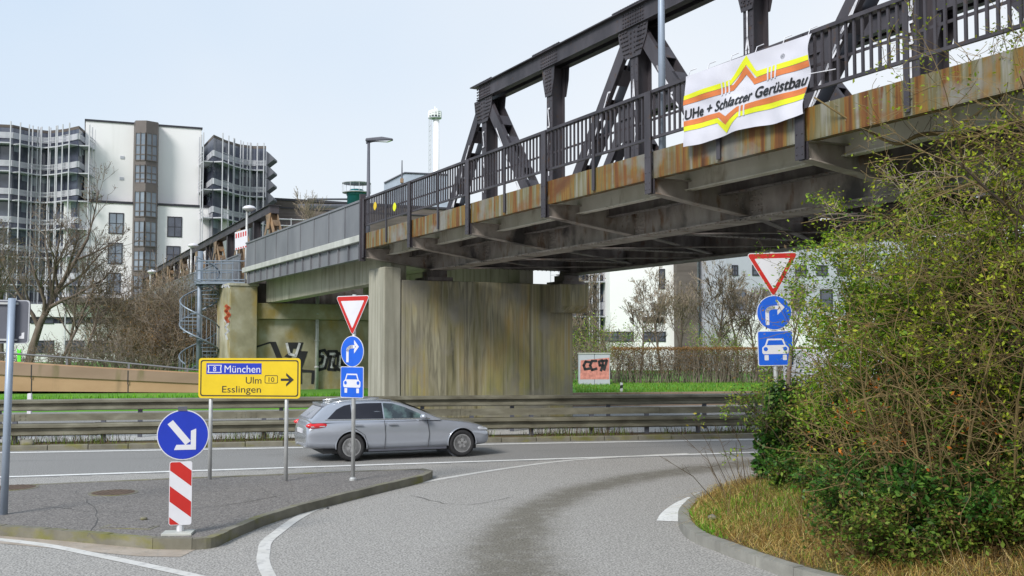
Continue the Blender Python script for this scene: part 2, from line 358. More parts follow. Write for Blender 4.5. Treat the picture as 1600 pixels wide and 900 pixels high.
e0 = G(0, 708); e1 = G(1180, 687); ED = (e1 - e0).normalized(); EN = Vector((-ED.y, ED.x, 0))     # far edge line
l0 = G(0, 746); l1 = G(1000, 713); LD = (l1 - l0).normalized(); LN = Vector((-LD.y, LD.x, 0))      # near lane line
K0 = e0 + EN * .55                                                                                # foot of the far kerb
def along(t, off=0.0): return K0 + ED * t + EN * off
sheet('road', [(-70, -20), (70, -20), tuple(along(90))[:2], tuple(along(-60))[:2]], M['asphalt'], 0)
# ramp sheet with tyre wear
xs = np.arange(-16, 14.01, .2); ys = np.arange(1, 26.01, .2)
wear = [(780, 960), (800, 900), (795, 850), (830, 800), (900, 768), (1000, 745), (1180, 722)]
wp = np.array([tuple(G(*p))[:2] for p in wear]); ww = [1.15, .95, .8, .62, .6, .65, .8]
vx, vy = np.meshgrid(xs, ys); P = np.stack([vx.ravel(), vy.ravel()], 1)
wv = np.zeros(len(P))
for i in range(len(wp) - 1):
    a, b = wp[i], wp[i + 1]; ab = b - a
    t = np.clip(((P - a) @ ab) / (ab @ ab), 0, 1); d = np.linalg.norm(P - (a + t[:, None] * ab), axis=1)
    wd = ww[i] + (ww[i + 1] - ww[i]) * t
    wv = np.maximum(wv, np.clip(1.35 - d / wd, 0, 1))
keep = np.array([(Vector((p[0], p[1], 0)) - l0).dot(LN) < -.12 for p in P])
nx, ny = len(xs), len(ys); F = []
for j in range(ny - 1):
    for i in range(nx - 1):
        q = (j * nx + i, j * nx + i + 1, (j + 1) * nx + i + 1, (j + 1) * nx + i)
        if all(keep[k] for k in q): F.append(q)
ro = npmesh('ramp_road', np.column_stack([P, np.full(len(P), .004)]), np.array(F), M['ramp']); tag(ro, kind='structure')
at = ro.data.attributes.new('wear', 'FLOAT', 'POINT'); at.data.foreach_set('value', wv.astype(np.float32))
# painted lines
def stripe(name, pts, wd, z, m):
    pts = [Vector(p) for p in pts]; L = []; Rr = []
    for i, p in enumerate(pts):
        d = (pts[min(i + 1, len(pts) - 1)] - pts[max(i - 1, 0)]).normalized(); n = Vector((-d.y, d.x, 0)) * (wd if isinstance(wd, (int, float)) else wd[i]) / 2
        L.append(p + n); Rr.append(p - n)
    mb = MB(); n = len(pts)
    mb.add([(p.x, p.y, z) for p in L + Rr], [(i, i + 1, n + i + 1, n + i) for i in range(n - 1)])
    return tag(mb.build(name, m), kind='structure')
def smooth_path(pts, n=8):
    out = []; P = [Vector(p) for p in pts]; P = [P[0] * 2 - P[1]] + P + [P[-1] * 2 - P[-2]]
    for i in range(1, len(P) - 2):
        for k in range(n):
            t = k / n; a, b, c, d = P[i - 1:i + 3]
            out.append(.5 * ((2 * b) + (c - a) * t + (2 * a - 5 * b + 4 * c - d) * t * t + (3 * b - a - 3 * c + d) * t ** 3))
    return out + [P[-2]]
stripe('road_marking', [e0 - ED * 40, e1 + ED * 30], .24, .008, M['paint'])
stripe('road_marking', [l0 - LD * 40, l1 + LD * 3, l1 + LD * 20], .22, .009, M['paint'])
stripe('ramp_marking', smooth_path([G(436, 925), G(415, 890), G(412, 865), G(428, 837), G(510, 790), G(672, 752), G(860, 723), G(985, 713.5), G(1075, 709)]), .165, .010, M['oldpaint'])
stripe('ramp_marking', smooth_path([G(-60, 838), G(60, 851), G(150, 868), G(300, 900), G(380, 922)]), .16, .010, M['oldpaint'])
stripe('ramp_marking', smooth_path([G(1043, 815), G(1050, 803), G(1066, 790), G(1088, 778.5)]), .34, .010, M['paint'])
stripe('ramp_marking', smooth_path([G(1096, 774.5), G(1120, 766.5), G(1150, 758)]), .34, .010, M['oldpaint'])
# cracks, seams and a damp patch
M['crack'] = plain('dark_crack_filler', (.07, .068, .065), .8, 0, .2, 10)
rc = random.Random(77)
def crack(pts, wd, jit, z=.0125, name='road_crack'):
    P_ = smooth_path(pts, 7); P_ = [p + Vector((rc.gauss(0, jit), rc.gauss(0, jit), 0)) for p in P_]
    stripe(name, P_, [wd * rc.uniform(.3, 1.2) for _ in P_], z, M['crack'])
crack([G(640, 775), G(720, 790), G(800, 778)], .016, .02)
crack([G(-40, 722), G(300, 715), G(520, 708)], .02, .01)
crack([G(830, 705), G(1000, 699), G(1200, 694)], .02, .01)
crack([G(60, 790, .146), G(180, 800, .146), G(330, 792, .146), G(450, 772, .146)], .014, .02, .1465)
crack([G(120, 766, .146), G(150, 800, .146), G(140, 838, .146)], .014, .02, .1465)
crack([G(400, 757, .146), G(430, 775, .146), G(470, 795, .146)], .012, .02, .1465)
# far kerb, planted strip, paved median, far carriageway
def strip_sheet(name, a, b, z, m, t0=-60, t1=90): return sheet(name, [tuple(along(t0, a))[:2], tuple(along(t1, a))[:2], tuple(along(t1, b))[:2], tuple(along(t0, b))[:2]], m, z)
mb = MB()
for k in range(-50, 90):                                                     # kerb stones with open joints
    p, q = along(k + .006, 0), along(k + .994, 0)
    mb.slab([tuple(p)[:2], tuple(q)[:2], tuple(along(k + .994, .16))[:2], tuple(along(k + .006, .16))[:2]], -.02, .13 + .006 * math.sin(k * 2.3))
tag(mb.build('kerb', M['kerb'], bevel=.02), kind='structure')
strip_sheet('verge_strip', .16, 1.35, .10, M['soil'])
strip_sheet('median_paving', 1.35, 4.6, .06, M['median'])
strip_sheet('carriageway', 4.6, 16.0, .03, M['asphalt'])
# raised ground beyond the far carriageway
mb = MB(); prof = [(16.0, .0), (16.2, .14), (17.5, .40), (20, .55), (34, .6), (60, .6), (400, .6)]
for t0 in (-160,):
    n = len(prof); vs = []
    for off, z in prof: vs += [tuple(along(-160, off))[:2] + (z,), tuple(along(260, off))[:2] + (z,)]
    mb.add(vs, [(2 * i, 2 * i + 1, 2 * i + 3, 2 * i + 2) for i in range(n - 1)])
tag(mb.build('terrain', M['lawn']), kind='structure')
mb = MB()
for k in range(14, 90): mb.slab([tuple(along(k + .01, 15.75))[:2], tuple(along(k + .99, 15.75))[:2], tuple(along(k + .99, 16.0))[:2], tuple(along(k + .01, 16.0))[:2]], .0, .62)
tag(mb.build('kerb', M['retain']), kind='structure')
# traffic island: dark paved top inside a kerb
isl = smooth_path([G(-260, 806), G(-60, 833), G(0, 838), G(120, 848), G(238, 859)], 5) + smooth_path([G(300, 860), G(336, 856), G(366, 842), G(430, 816), G(520, 790), G(600, 769.5), G(660, 755)], 5)
tip = [G(672, 750), G(676, 746.5)]
back = [G(660, 743, .0), G(560, 746.5), G(440, 752), G(320, 757), G(150, 764), G(0, 771), G(-260, 784)]
stripe('gutter_dust', [p + Vector((.02, -.22, 0)) for p in isl if True][:22], .5, .0085, mat('dusty_gutter', [((3, 3, 3), [(.3, (.30, .25, .20)), (.7, (.40, .345, .29))]), ((40, 40, 40), [(.3, (.2, .17, .14)), (.7, (.3, .28, .25))], (12, 12, 12), (.5, .7))], .9))
front = isl + tip; poly = [Vector((p.x, p.y, 0)) for p in front + back]
def inset(poly, d):
    out = []; n = len(poly)
    for i in range(n):
        a, b, c = poly[i - 1], poly[i], poly[(i + 1) % n]
        n1 = Vector((-(b - a).y, (b - a).x, 0)).normalized(); n2 = Vector((-(c - b).y, (c - b).x, 0)).normalized()
        m = (n1 + n2); m = m.normalized() if m.length > .1 else n1
        out.append(b + m * d / max(.5, m.dot(n1)))
    return out
def area(p): return sum(p[i - 1].x * p[i].y - p[i].x * p[i - 1].y for i in range(len(p)))
if area(poly) < 0: poly.reverse()
inn = inset(poly, .13)
sheet('pavement', [tuple(p)[:2] for p in inset(poly, .12)], M['path'], .142)
mb = MB(); n = len(poly)
def lerp(a, b, t): return a + (b - a) * t
for i in range(n):
    a, b, c, d = poly[i], poly[(i + 1) % n], inn[(i + 1) % n], inn[i]
    L = (b - a).length; ns = max(1, round(L / .9)); g = .006 / max(L, .05)
    for k in range(ns):
        t0, t1 = k / ns + (g if L > .5 else 0), (k + 1) / ns - (g if L > .5 else 0)
        mb.slab([tuple(p)[:2] for p in (lerp(a, b, t0), lerp(a, b, t1), lerp(d, c, t1), lerp(d, c, t0))], -.02, .150 + .004 * math.sin(i * 1.7 + k))
tag(mb.build('kerb', M['kerb']), kind='structure')
# ================================================================ THE BRIDGE  (local x = across the bridge, local y = along it)
TH = math.atan(838 / FPX); C, S = math.cos(TH), math.sin(TH)
L1, L2, L3 = 11.4, 13.76, 18.95             # railing plane, near truss, far truss (metres from the camera's line)
PN = 4.14                                   # panel length
S0 = 16.57
A0, SB = 13.0, 20.7                         # base of the bridge empty
def bloc(a, s): return (a * C - s * S, a * S + s * C, 0)
def BP(a, s, z): return (a - A0, s - SB, z)
def bpx(x, y, a):
    X, Y, Z = ray(x, y); l = a / (X * C + Y * S); return (l * (-X * S + Y * C), H + Z * l)
FT = {'s': None}
nodes = [S0 + PN * k for k in range(-6, 5)]        # -8.3 .. 33.1
SEND = nodes[-1]; STOP = nodes[0]
br = thing('truss_bridge', 'dark riveted steel truss bridge with a railed walkway and rust streaked edge, crossing overhead', 'bridge', bloc(A0, SB), TH)
ZR, ZB, ZF, ZFB = 7.57, 6.66, 6.41, 5.91
def bm_box(mb, a0, a1, s0, s1, z0, z1): mb.box(a0 - A0, a1 - A0, s0 - SB, s1 - SB, z0, z1); return mb
def rivets(mb, pts, nrm, r=.03):
    nrm = Vector(nrm).normalized(); a = nrm.orthogonal().normalized(); b = nrm.cross(a)
    for p in pts:
        p = Vector(p); vs = [p + (a * math.cos(t) + b * math.sin(t)) * r for t in (0, 1.05, 2.1, 3.14, 4.19, 5.24)] + [p + (a * math.cos(t) + b * math.sin(t)) * r * .55 + nrm * r * .8 for t in (0, 1.05, 2.1, 3.14, 4.19, 5.24)]
        mb.add(vs, [(i, (i + 1) % 6, 6 + (i + 1) % 6, 6 + i) for i in range(6)] + [(6, 7, 8, 9, 10, 11)])
def truss(a, side, detail, parent, nodes, ztop, zbot, s_end, conv=BP, m='steel', mlow='under'):
    """side: -1 the near face looks towards smaller a"""
    ai, ao = a, a + .40
    n = len(nodes); top_a = a + .2
    # chords
    mb = MB()
    s0, s1 = nodes[0] - 3, nodes[-2] + .35
    def bx(a0, a1, sa, sb, z0, z1):
        p = [conv(a0, sa, z0), conv(a1, sa, z0), conv(a1, sb, z0), conv(a0, sb, z0), conv(a0, sa, z1), conv(a1, sa, z1), conv(a1, sb, z1), conv(a0, sb, z1)]
        mb.add(p, [(3, 2, 1, 0), (4, 5, 6, 7), (0, 1, 5, 4), (1, 2, 6, 5), (2, 3, 7, 6), (3, 0, 4, 7)])
    bx(ai - .02, ai + .03, s0, s1, ztop - .45, ztop - .03); bx(ao - .03, ao + .02, s0, s1, ztop - .45, ztop - .03)
    bx(ai - .13, ao + .13, s0, s1 + .1, ztop - .03, ztop)
    bx(ai - .10, ai + .10, s0, s1, ztop - .47, ztop - .45); bx(ao - .10, ao + .10, s0, s1, ztop - .47, ztop - .45)
    if detail:
        for sn in nodes[1:-1]:
            bx(ai - .14, ao + .14, sn - .75, sn + .75, ztop + .002, ztop + .03)
            rivets(mb, [conv(ai - .1, sn - .7 + .1 * k, ztop + .03) for k in range(15)], (0, 0, 1), .028)
            rivets(mb, [conv(ai - .02, sn - .42 + .105 * k, ztop - .1 - .09 * j) for k in range(9) for j in range(4)], (-1, 0, 0), .034)
    mb.build('top_chord', M[m], parent)
    mb = MB()
    bx(ai - .02, ai + .03, s0, s_end + .3, zbot + .03, zbot + .62); bx(ao - .03, ao + .02, s0, s_end + .3, zbot + .03, zbot + .62)
    bx(ai - .16, ao + .16, s0, s_end + .3, zbot, zbot + .03)
    if detail:
        rivets(mb, [conv(ai - .13, s0 + .16 * k, zbot) for k in range(int((s_end - s0) / .16))], (0, 0, -1), .032)
        rivets(mb, [conv(ai - .02, sn - .36 + .09 * k, zbot + .14 + .1 * j) for sn in nodes for k in range(9) for j in range(5) if (k + j) % 5 != 4], (-1, 0, 0), .03)
    mb.build('bottom_chord', M[mlow], parent)
    for i, sn in enumerate(nodes):
        isn = (i % 2 == 1)                       # nodes with diagonals meeting at the top
        if i == n - 1: continue
        # vertical
        mb = MB(); zt, zb = ztop - .45, zbot + .5
        bx(ai, ai + .025, sn - .15, sn + .15, zb, zt); bx(ao - .025, ao, sn - .15, sn + .15, zb, zt); bx(ai, ao, sn - .012, sn + .012, zb, zt)
        if detail:
            rivets(mb, [conv(ai, sn + dx, zb + .2 * k) for k in range(int((zt - zb) / .2)) for dx in (-.1, .1)], (-1, 0, 0), .018)
        mb.build('vertical_post', M[m], parent)
        # gusset
        mb = MB()
        wdt, hh = (.64, .74) if isn else (.34, .80)
        for ax, nr in ((ai - .035, -1), (ao + .022, 1)):
            pts = [(-wdt, ztop - .46), (wdt, ztop - .46), (wdt * .9, ztop - .46 - hh * .45), (wdt * .5, ztop - .46 - hh), (-wdt * .5, ztop - .46 - hh), (-wdt * .9, ztop - .46 - hh * .45)]
            vs = [conv(ax, sn + p[0], p[1]) for p in pts] + [conv(ax + .014, sn + p[0], p[1]) for p in pts]
            mb.add(vs, [(0, 1, 2, 3, 4, 5), (11, 10, 9, 8, 7, 6)] + [((k + 1) % 6, k, 6 + k, 6 + (k + 1) % 6) for k in range(6)])
            if detail and nr < 0:
                if isn: rv = [(dx + sg * .02, zz) for sg in (-1, 1) for j in range(6) for dx in ((-.53 + .035 * j, -.40 + .03 * j, -.27 + .02 * j, .27 - .02 * j, .40 - .03 * j, .53 - .035 * j)) for zz in (ztop - .53 - .105 * j,)]
                else: rv = [(dx, ztop - .54 - .1 * j) for j in range(7) for dx in (-.14, -.05, .05, .14)]
                rv += [(-.08, ztop - .6 - .12 * j) for j in range(5)] + [(.08, ztop - .6 - .12 * j) for j in range(5)]
                rivets(mb, [conv(ax, sn + p[0], p[1]) for p in rv], (-1, 0, 0), .036)
        mb.build('gusset_plate', M[m], parent)
        # diagonals
        if isn:
            for sg in (-1, 1):
                j = i + sg
                if j < 0 or j > n - 1: continue
                p0 = (sn + sg * .18, ztop - .55); p1 = (nodes[j] - sg * .25, zbot + .45)
                mb = MB(); dx, dz = p1[0] - p0[0], p1[1] - p0[1]; ll = math.hypot(dx, dz); ux, uz = dx / ll, dz / ll; qx, qz = -uz, ux
                def q(a0, a1, u0, u1, w0, w1):
                    c = [(p0[0] + ux * u + qx * w_, p0[1] + uz * u + qz * w_) for u, w_ in ((u0, w0), (u0, w1), (u1, w1), (u1, w0))]
                    vs = [conv(a0, *k) for k in c] + [conv(a1, *k) for k in c]
                    mb.add(vs, [(0, 1, 2, 3), (7, 6, 5, 4)] + [((k + 1) % 4, k, 4 + k, 4 + (k + 1) % 4) for k in range(4)])
                hw = .17
                q(ai - .012, ai + .012, .2, ll, -hw, hw); q(ao - .012, ao + .012, .2, ll, -hw, hw)
                for u in np.arange(.9, ll - .4, .95):
                    for ww_ in (-hw, hw - .015): q(ai + .012, ao - .012, u, u + .42, ww_, ww_ + .015)
                q(ai + .013, ai + .10, .2, ll, -hw, -hw + .015); q(ai + .013, ai + .10, .2, ll, hw - .015, hw)
                mb.build('diagonal', M[m], parent)
truss(L2, -1, True, br, nodes, 10.74, 5.25, SEND, mlow='chordgrey')
truss(L3, -1, False, br, nodes, 10.60, 5.25, SEND)
# walkway edge: fascia, brackets, railing
mb = MB()
for i in range(len(nodes) - 1):
    s0, s1 = nodes[i] + .02, nodes[i + 1] - .02
    bm_box(mb, L1, L1 + .016, s0, s1, ZFB, ZF)
    bm_box(mb, L1, L1 + .16, s0, s1, ZFB - .018, ZFB - .002)
    bm_box(mb, L1 + .016, L1 + .10, s0, s1, ZF - .016, ZF)
mb.build('fascia_plate', M['fascia'], br)
M['stringerlit'] = mat('skylit_dirty_stringer', [((2, 1.2, 1), [(.3, (.50, .47, .38)), (.7, (.68, .65, .57))]), ((5, 5, 2), [(.3, (.20, .14, .08)), (.7, (.28, .24, .15))], (3, 2, 1), (.55, .72))], .7)  # pale base stands in for skylight on the outer web, dirt mottled over
mb = MB(); bm_box(mb, L1 + .2, L2 - .05, STOP - 3, SEND, 6.12, 6.22); mb.build('walkway_deck', M['concrete'], br)
for a, z0, ms in ((L1 + .85, 5.74, 'stringerlit'), (L1 + 1.65, 5.70, 'under')):
    mb = MB(); bm_box(mb, a - .012, a + .012, STOP - 3, SEND, z0, 6.118); bm_box(mb, a - .1, a + .1, STOP - 3, SEND, z0 - .022, z0 - .002)
    rivets(mb, [BP(a - .08, STOP + .2 * k, z0 - .022) for k in range(int((SEND - STOP) / .2))], (0, 0, -1), .02)
    mb.build('stringer', M[ms], br)
for i, sn in enumerate(nodes):
    mb = MB()
    pr = [(L1 + .02, 5.62), (L1 + .02, 5.90), (L2 - .03, 5.92), (L2 - .03, 5.30)]
    vs = [BP(a, sn - .012, z) for a, z in pr] + [BP(a, sn + .012, z) for a, z in pr]
    mb.add(vs, [(0, 1, 2, 3), (7, 6, 5, 4)] + [((k + 1) % 4, k, 4 + k, 4 + (k + 1) % 4) for k in range(4)])
    for (a0, z0), (a1, z1) in ((pr[0], pr[3]), (pr[1], pr[2])):
        mb.beam(BP(a0, sn, z0 - .012), BP(a1, sn, z1 - .012), .24, .02)
    rivets(mb, [BP(L2 - .2, sn - .012, 5.45 + .1 * k) for k in range(5)] + [BP(L2 - .35, sn - .012, 5.5 + .1 * k) for k in range(4)], (0, -1, 0), .026)
    mb.build('bracket', M['chordgrey'], br)
    mb = MB(); zl = 5.60
    bm_box(mb, L1 - .10, L1 - .08, sn - .1, sn + .1, zl, ZR - .02); bm_box(mb, L1 - .08, L1 - .004, sn - .012, sn + .012, zl, ZR - .02)
    bm_box(mb, L1 - .024, L1 - .004, sn - .1, sn + .1, zl, ZFB - .03)
    rivets(mb, [BP(L1 - .10, sn + d, z) for z in (5.68, 5.8, 6.0, 6.3) for d in (-.06, .06)], (-1, 0, 0), .016)
    mb.build('railing_post', M['steel'], br)
    if i < len(nodes) - 1:
        mb = MB(); sm = sn + PN / 2
        bm_box(mb, L1 - .05, L1 - .035, sm - .05, sm + .05, ZFB + .03, ZR - .05); bm_box(mb, L1 - .035, L1 - .003, sm - .008, sm + .008, ZFB + .03, ZR - .05)
        mb.build('railing_stiffener', M['steel'], br)
        mb = MB(); s1 = sn + PN
        bm_box(mb, L1 - .07, L1 + .05, sn, s1 - .004, ZR - .06, ZR); bm_box(mb, L1 - .034, L1 + .02, sn + .02, s1 - .02, ZB - .02, ZB + .03)
        bm_box(mb, L1 - .001, L1 + .012, sn + .02, s1 - .02, 7.00, 7.045)
        k = 0
        for k in range(25):
            ss = sn + .12 + k * (PN - .24) / 24
            bm_box(mb, L1 - .034, L1 - .002, ss - .021, ss + .021, ZB + .03, ZR - .06)
        mb.build('railing_panel', M['steel'], br)
# floor beams, stringers, bracing, deck between the trusses
for i, sn in enumerate(nodes):
    mb = MB(); bm_box(mb, L2 + .43, L3 - .03, sn - .014, sn + .014, 5.42, 6.20); bm_box(mb, L2 + .43, L3 - .03, sn - .16, sn + .16, 5.395, 5.418)
    bm_box(mb, L2 + .43, L3 - .03, sn - .13, sn + .13, 6.2, 6.222)
    rivets(mb, [BP(L2 + .6 + .17 * k, sn + d, 5.395) for k in range(27) for d in (-.12, .12)], (0, 0, -1), .024)
    mb.build('cross_girder', M['under'], br)
    if i < len(nodes) - 1:
        for sg in (0, 1):
            mb = MB(); a0, a1 = (L2 + .2, L3 + .2) if sg else (L3 + .2, L2 + .2)
            mb.beam(BP(a0, sn + .2, 5.31 + .045 * sg), BP(a1, sn + PN - .2, 5.31 + .045 * sg), .16, .03); mb.build('wind_brace', M['under'], br)
for a in (15.1, 16.35, 17.6):
    mb = MB(); bm_box(mb, a - .012, a + .012, STOP - 3, SEND, 5.82, 6.18); bm_box(mb, a - .11, a + .11, STOP - 3, SEND, 5.80, 5.818); mb.build('stringer', M['under'], br)
mb = MB(); bm_box(mb, L2 + .45, L3 - .05, STOP - 3, SEND, 6.226, 6.36); mb.build('bridge_deck', M['under'], br)
# painted tags on the truss members
mb = MB(); r2 = random.Random(12)
def scribble(mb, cx0, z0, z1, wd, fn, sz):
    z = z1
    while z > z0:
        h = r2.uniform(.35, .8); k = r2.randint(0, 4)
        P = {0: [(-.5, 0), (0, 1), (.5, 0), (-.3, .35), (.35, .35)], 1: [(0, 1), (0, 0)], 2: [(-.5, 1), (.1, .1), (.5, .9), (.1, .1)], 3: [(-.3, .2), (-.4, .7), (0, 1), (.4, .7), (.3, .2), (-.1, .1), (-.5, .4)], 4: [(-.5, .9), (.4, .9), (-.4, .1), (.5, .1)]}[k]
        pts = [fn(cx0 + p[0] * wd, z - h + p[1] * h) for p in P]
        mb.ribbon([(p[0] - SB, p[1]) for p in pts], sz, 0)
        z -= h + r2.uniform(.02, .25)
for sn, zlo, zhi, sk in ((28.99, 7.2, 9.3, 0), (24.85, 7.4, 9.2, 0), (20.7, 7.4, 9.0, 0), (16.57, 7.6, 10.2, 0), (20.7, 7.5, 9.0, 1), (20.7, 7.5, 9.1, -1), (28.99, 7.2, 9.2, -1), (28.99, 7.3, 9.0, 1), (12.43, 7.2, 9.5, 0), (12.43, 7.0, 9.4, 1), (8.29, 7.2, 9.0, 0)):
    sl_ = 4.0 / 4.5 * sk; mb = MB()
    scribble(mb, sn, zlo, zhi, .11, (lambda s, z, sl_=sl_: (s + sl_ * (10.19 - z) * .81 + (.2 * sl_), z)), .045)
    mb.v = [(L2 - .026 - A0, p[0], p[2]) for p in mb.v]
    mb.build('painted_tag', M['chalk'], br)
# ---------------------------------------------------------------- pier
PA0, PA1, PS0, PS1 = 11.9, 19.05, 32.7, 34.2
pr = thing('bridge_pier', 'massive streaked concrete wall pier standing in the median under the end of the steel bridge', 'pier', bloc((PA0 + PA1) / 2, (PS0 + PS1) / 2), TH)
pa, psx = (PA0 + PA1) / 2, (PS0 + PS1) / 2
def pb(mb, a0, a1, s0, s1, z0, z1): return mb.box(a0 - pa, a1 - pa, s0 - psx, s1 - psx, z0, z1)
mb = MB(); pb(mb, PA0 + .62, PA1, PS0, PS1, -.1, 4.88); mb.build('wall', M['pier'], pr, bevel=.03)
mb = MB()
pb(mb, PA0, PA0 + .6, PS0 - .02, PS1 + .02, -.1, 5.30); mb.build('end_column', M['column'], pr, bevel=.04)
for a in (L2 + .2, L3 + .2):
    mb = MB(); pb(mb, a - .45, a + .45, PS0 + .1, PS1 - .2, 4.883, 5.02); pb(mb, a - .3, a + .3, PS0 + .25, PS1 - .5, 5.022, 5.24); mb.build('bearing', M['under'], pr)
mb = MB()
ca0, ca1 = PA1 - .95, PA1 + .22
pts = [(PS0 - .75, 4.86), (PS0 - .75, 4.1), (PS0 - .55, 3.86), (PS0 - .003, 3.86), (PS0 - .003, 4.86)]
mb.prism([(s - psx, z) for s, z in pts], ca0 - pa, ca1 - pa); mb.v = [(y, x, z) for x, y, z in mb.v]
mb.build('corbel', M['pier'], pr, bevel=.04)
# ---------------------------------------------------------------- concrete approach span
AS0, AS1 = 33.35, 50.3
ap = thing('approach_span', 'concrete approach span with grey panelled railing between the pier and the abutment', 'bridge', bloc(13.0, 42), TH)
def ab(mb, a0, a1, s0, s1, z0, z1): return mb.box(a0 - 13.0, a1 - 13.0, s0 - 42, s1 - 42, z0, z1)
for a in (12.35, 17.2):
    mb = MB(); pts = [(AS0 - .1, 4.9), (AS0 - .1, 5.86), (AS1, 5.86), (AS1, 4.75), (AS1 - 1.5, 4.72)]
    mb.prism([(s - 42, z) for s, z in pts], a - 13.0, a + .55 - 13.0); mb.v = [(y, x, z) for x, y, z in mb.v]; mb.build('concrete_girder', M['concrete'], ap, bevel=.03)
mb = MB(); ab(mb, L1 + .12, 19.5, AS0 - .15, AS1 + .6, 5.862, 6.15); mb.build('deck_slab', M['concrete'], ap)
mb = MB(); ab(mb, L1 - .14, L1 + .5, AS0 - .1, AS1 + .3, 6.152, 6.38); mb.build('edge_beam', M['lightsteel'], ap, bevel=.02)
mb = MB(); ab(mb, L1 + .02, L1 + .04, AS0, AS1, 5.62, 6.14); ab(mb, L1 - .02, L1 + .2, AS0, AS1, 5.60, 5.618)
for k in range(15): ab(mb, L1 - .05, L1 + .018, AS0 + .35 + k * 1.14, AS0 + .40 + k * 1.14, 5.621, 6.14)
mb.build('edge_fascia', M['panelgrey'], ap)
for k in range(9):
    s0 = AS0 + k * (AS1 - AS0) / 9; s1 = s0 + (AS1 - AS0) / 9
    mb = MB(); ab(mb, L1 - .02, L1 + .01, s0 + .03, s1 - .03, 6.42, ZR - .07)
    ab(mb, L1 - .045, L1 + .02, s0 - .025, s0 + .025, 6.385, ZR - .07); ab(mb, L1 - .06, L1 + .06, s0, s1 - .004, ZR - .068, ZR)
    mb.build('railing_panel', M['panelgrey'], ap)
mb = MB()
ab(mb, L1 - .15, L1 + .05, AS0 - .12, AS0 - .02, 5.5, 7.72); mb.build('joint_post', M['steel'], ap)
mb = MB(); ab(mb, 18.9, 18.94, AS0, AS1 + 20, 6.2, ZR - .1); mb.build('far_parapet', M['panelgrey'], ap)
# ---------------------------------------------------------------- abutment with sprayed writing
GB = .55
au = thing('abutment', 'mossy concrete abutment wall sprayed with graffiti under the approach span', 'abutment', bloc(14.5, 51), TH)
def ub(mb, a0, a1, s0, s1, z0, z1): return mb.box(a0 - 14.5, a1 - 14.5, s0 - 51, s1 - 51, z0, z1)
mb = MB(); ub(mb, 11.9, 20.5, 50.45, 52.6, -.1, 3.95); mb.build('wall', M['abut'], au, bevel=.03)
mb = MB(); ub(mb, 11.9, 20.5, 50.2, 52.62, 3.953, 4.72); mb.build('bearing_seat', M['abut'], au, bevel=.03)
mb = MB(); ub(mb, 11.9, 20.5, 51.5, 52.5, 4.723, 6.1); mb.build('back_wall', M['under'], au)
mb = MB(); ub(mb, 10.6, 11.88, 50.0, 53.0, -.1, 5.5); mb.build('corner_pillar', M['abut'], au, bevel=.03)
mb = MB(); ub(mb, 10.55, 11.93, 49.95, 53.05, 5.503, 5.62); mb.build('pillar_cap', M['concrete'], au)
WF = 50.44
def wpx(x, y, s=WF):
    X, Y, Z = ray(x, y); l = s / (-X * S + Y * C); return (X * C + Y * S) * l - 14.5, H + Z * l
def wall_strokes(name, strokes, m, s=WF, parent=au):
    mb = MB()
    for pts, wd in strokes: mb.ribbon([wpx(*p, s) for p in pts], wd, s - 51 - .006)
    return mb.build(name, m, parent)
wall_strokes('graffiti', [([(371, 545), (371, 538), (374, 536), (376, 538), (372, 541), (378, 546)], .05), ([(380, 537), (386, 536)], .05), ([(383, 537), (383, 545)], .05), ([(388, 545), (388, 538), (392, 537)], .05), ([(388, 541), (391, 541)], .05)], M['ink'])
mb = MB()
def wpoly(pts, s=WF, off=.004):
    q = [wpx(*p, s) for p in pts]; mb.add([(p[0], s - 51 - off, p[1]) for p in q], [tuple(range(len(q)))])
for pts in ([(398, 560), (402, 543), (423, 536), (421, 534), (399, 541), (396, 560)], [(421, 534), (431, 534), (442, 562), (433, 562), (424, 540)], [(447, 535), (474, 535), (470, 548), (463, 561), (466, 545), (458, 545), (455, 560), (444, 557), (450, 552)],
            [(463, 548), (481, 549), (472, 575), (472, 600), (466, 600), (467, 570)], [(470, 577), (493, 579), (490, 600), (486, 600), (487, 582), (472, 582)]): wpoly(pts)
mb.build('graffiti', M['ink'], au)
wall_strokes('graffiti', [([(448, 537), (452, 553), (462, 556), (468, 537)], .12)], M['chalk'])
wall_strokes('graffiti', [([(499, 549), (507, 547), (513, 556), (508, 575), (499, 578), (497, 568), (503, 566), (505, 557), (500, 557), (499, 549)], .14), ([(513, 549), (526, 549), (526, 556), (522, 557), (521, 571), (524, 572), (524, 578), (513, 577), (515, 570), (517, 557), (513, 556), (513, 549)], .14), ([(529, 552), (536, 553), (534, 570), (540, 571), (540, 579), (527, 577), (529, 552)], .14)], M['ink'])
wall_strokes('graffiti', [([(502, 553), (509, 559), (505, 572), (500, 573)], .13), ([(516, 553), (523, 553), (519, 566), (518, 574)], .12), ([(532, 556), (530, 573), (537, 575)], .12)], M['chalk'])
wall_strokes('graffiti', [([(353, 478), (357, 481), (353, 486), (358, 492), (353, 497), (356, 503)], .16)], M['orangespray'], 49.99)
wall_strokes('graffiti', [([(351, 500), (356, 506), (352, 511), (357, 517), (352, 522), (355, 530)], .08), ([(347, 449), (349, 445), (352, 449), (355, 445), (358, 449)], .07)], M['chalk'], 49.99)
mb = MB(); p = wpx(495, 560, 50.3); mb.tube([(p[0], 50.3 - 51, .5), (p[0], 50.3 - 51, 5.6)], .09, 10)
for zz in (1.6, 2.9, 4.2): mb.tube([(p[0], 50.3 - 51, zz), (p[0], 50.3 - 51, zz + .07)], .12, 10)
mb.build('drain_pipe', M['galvgrey'], au, True)
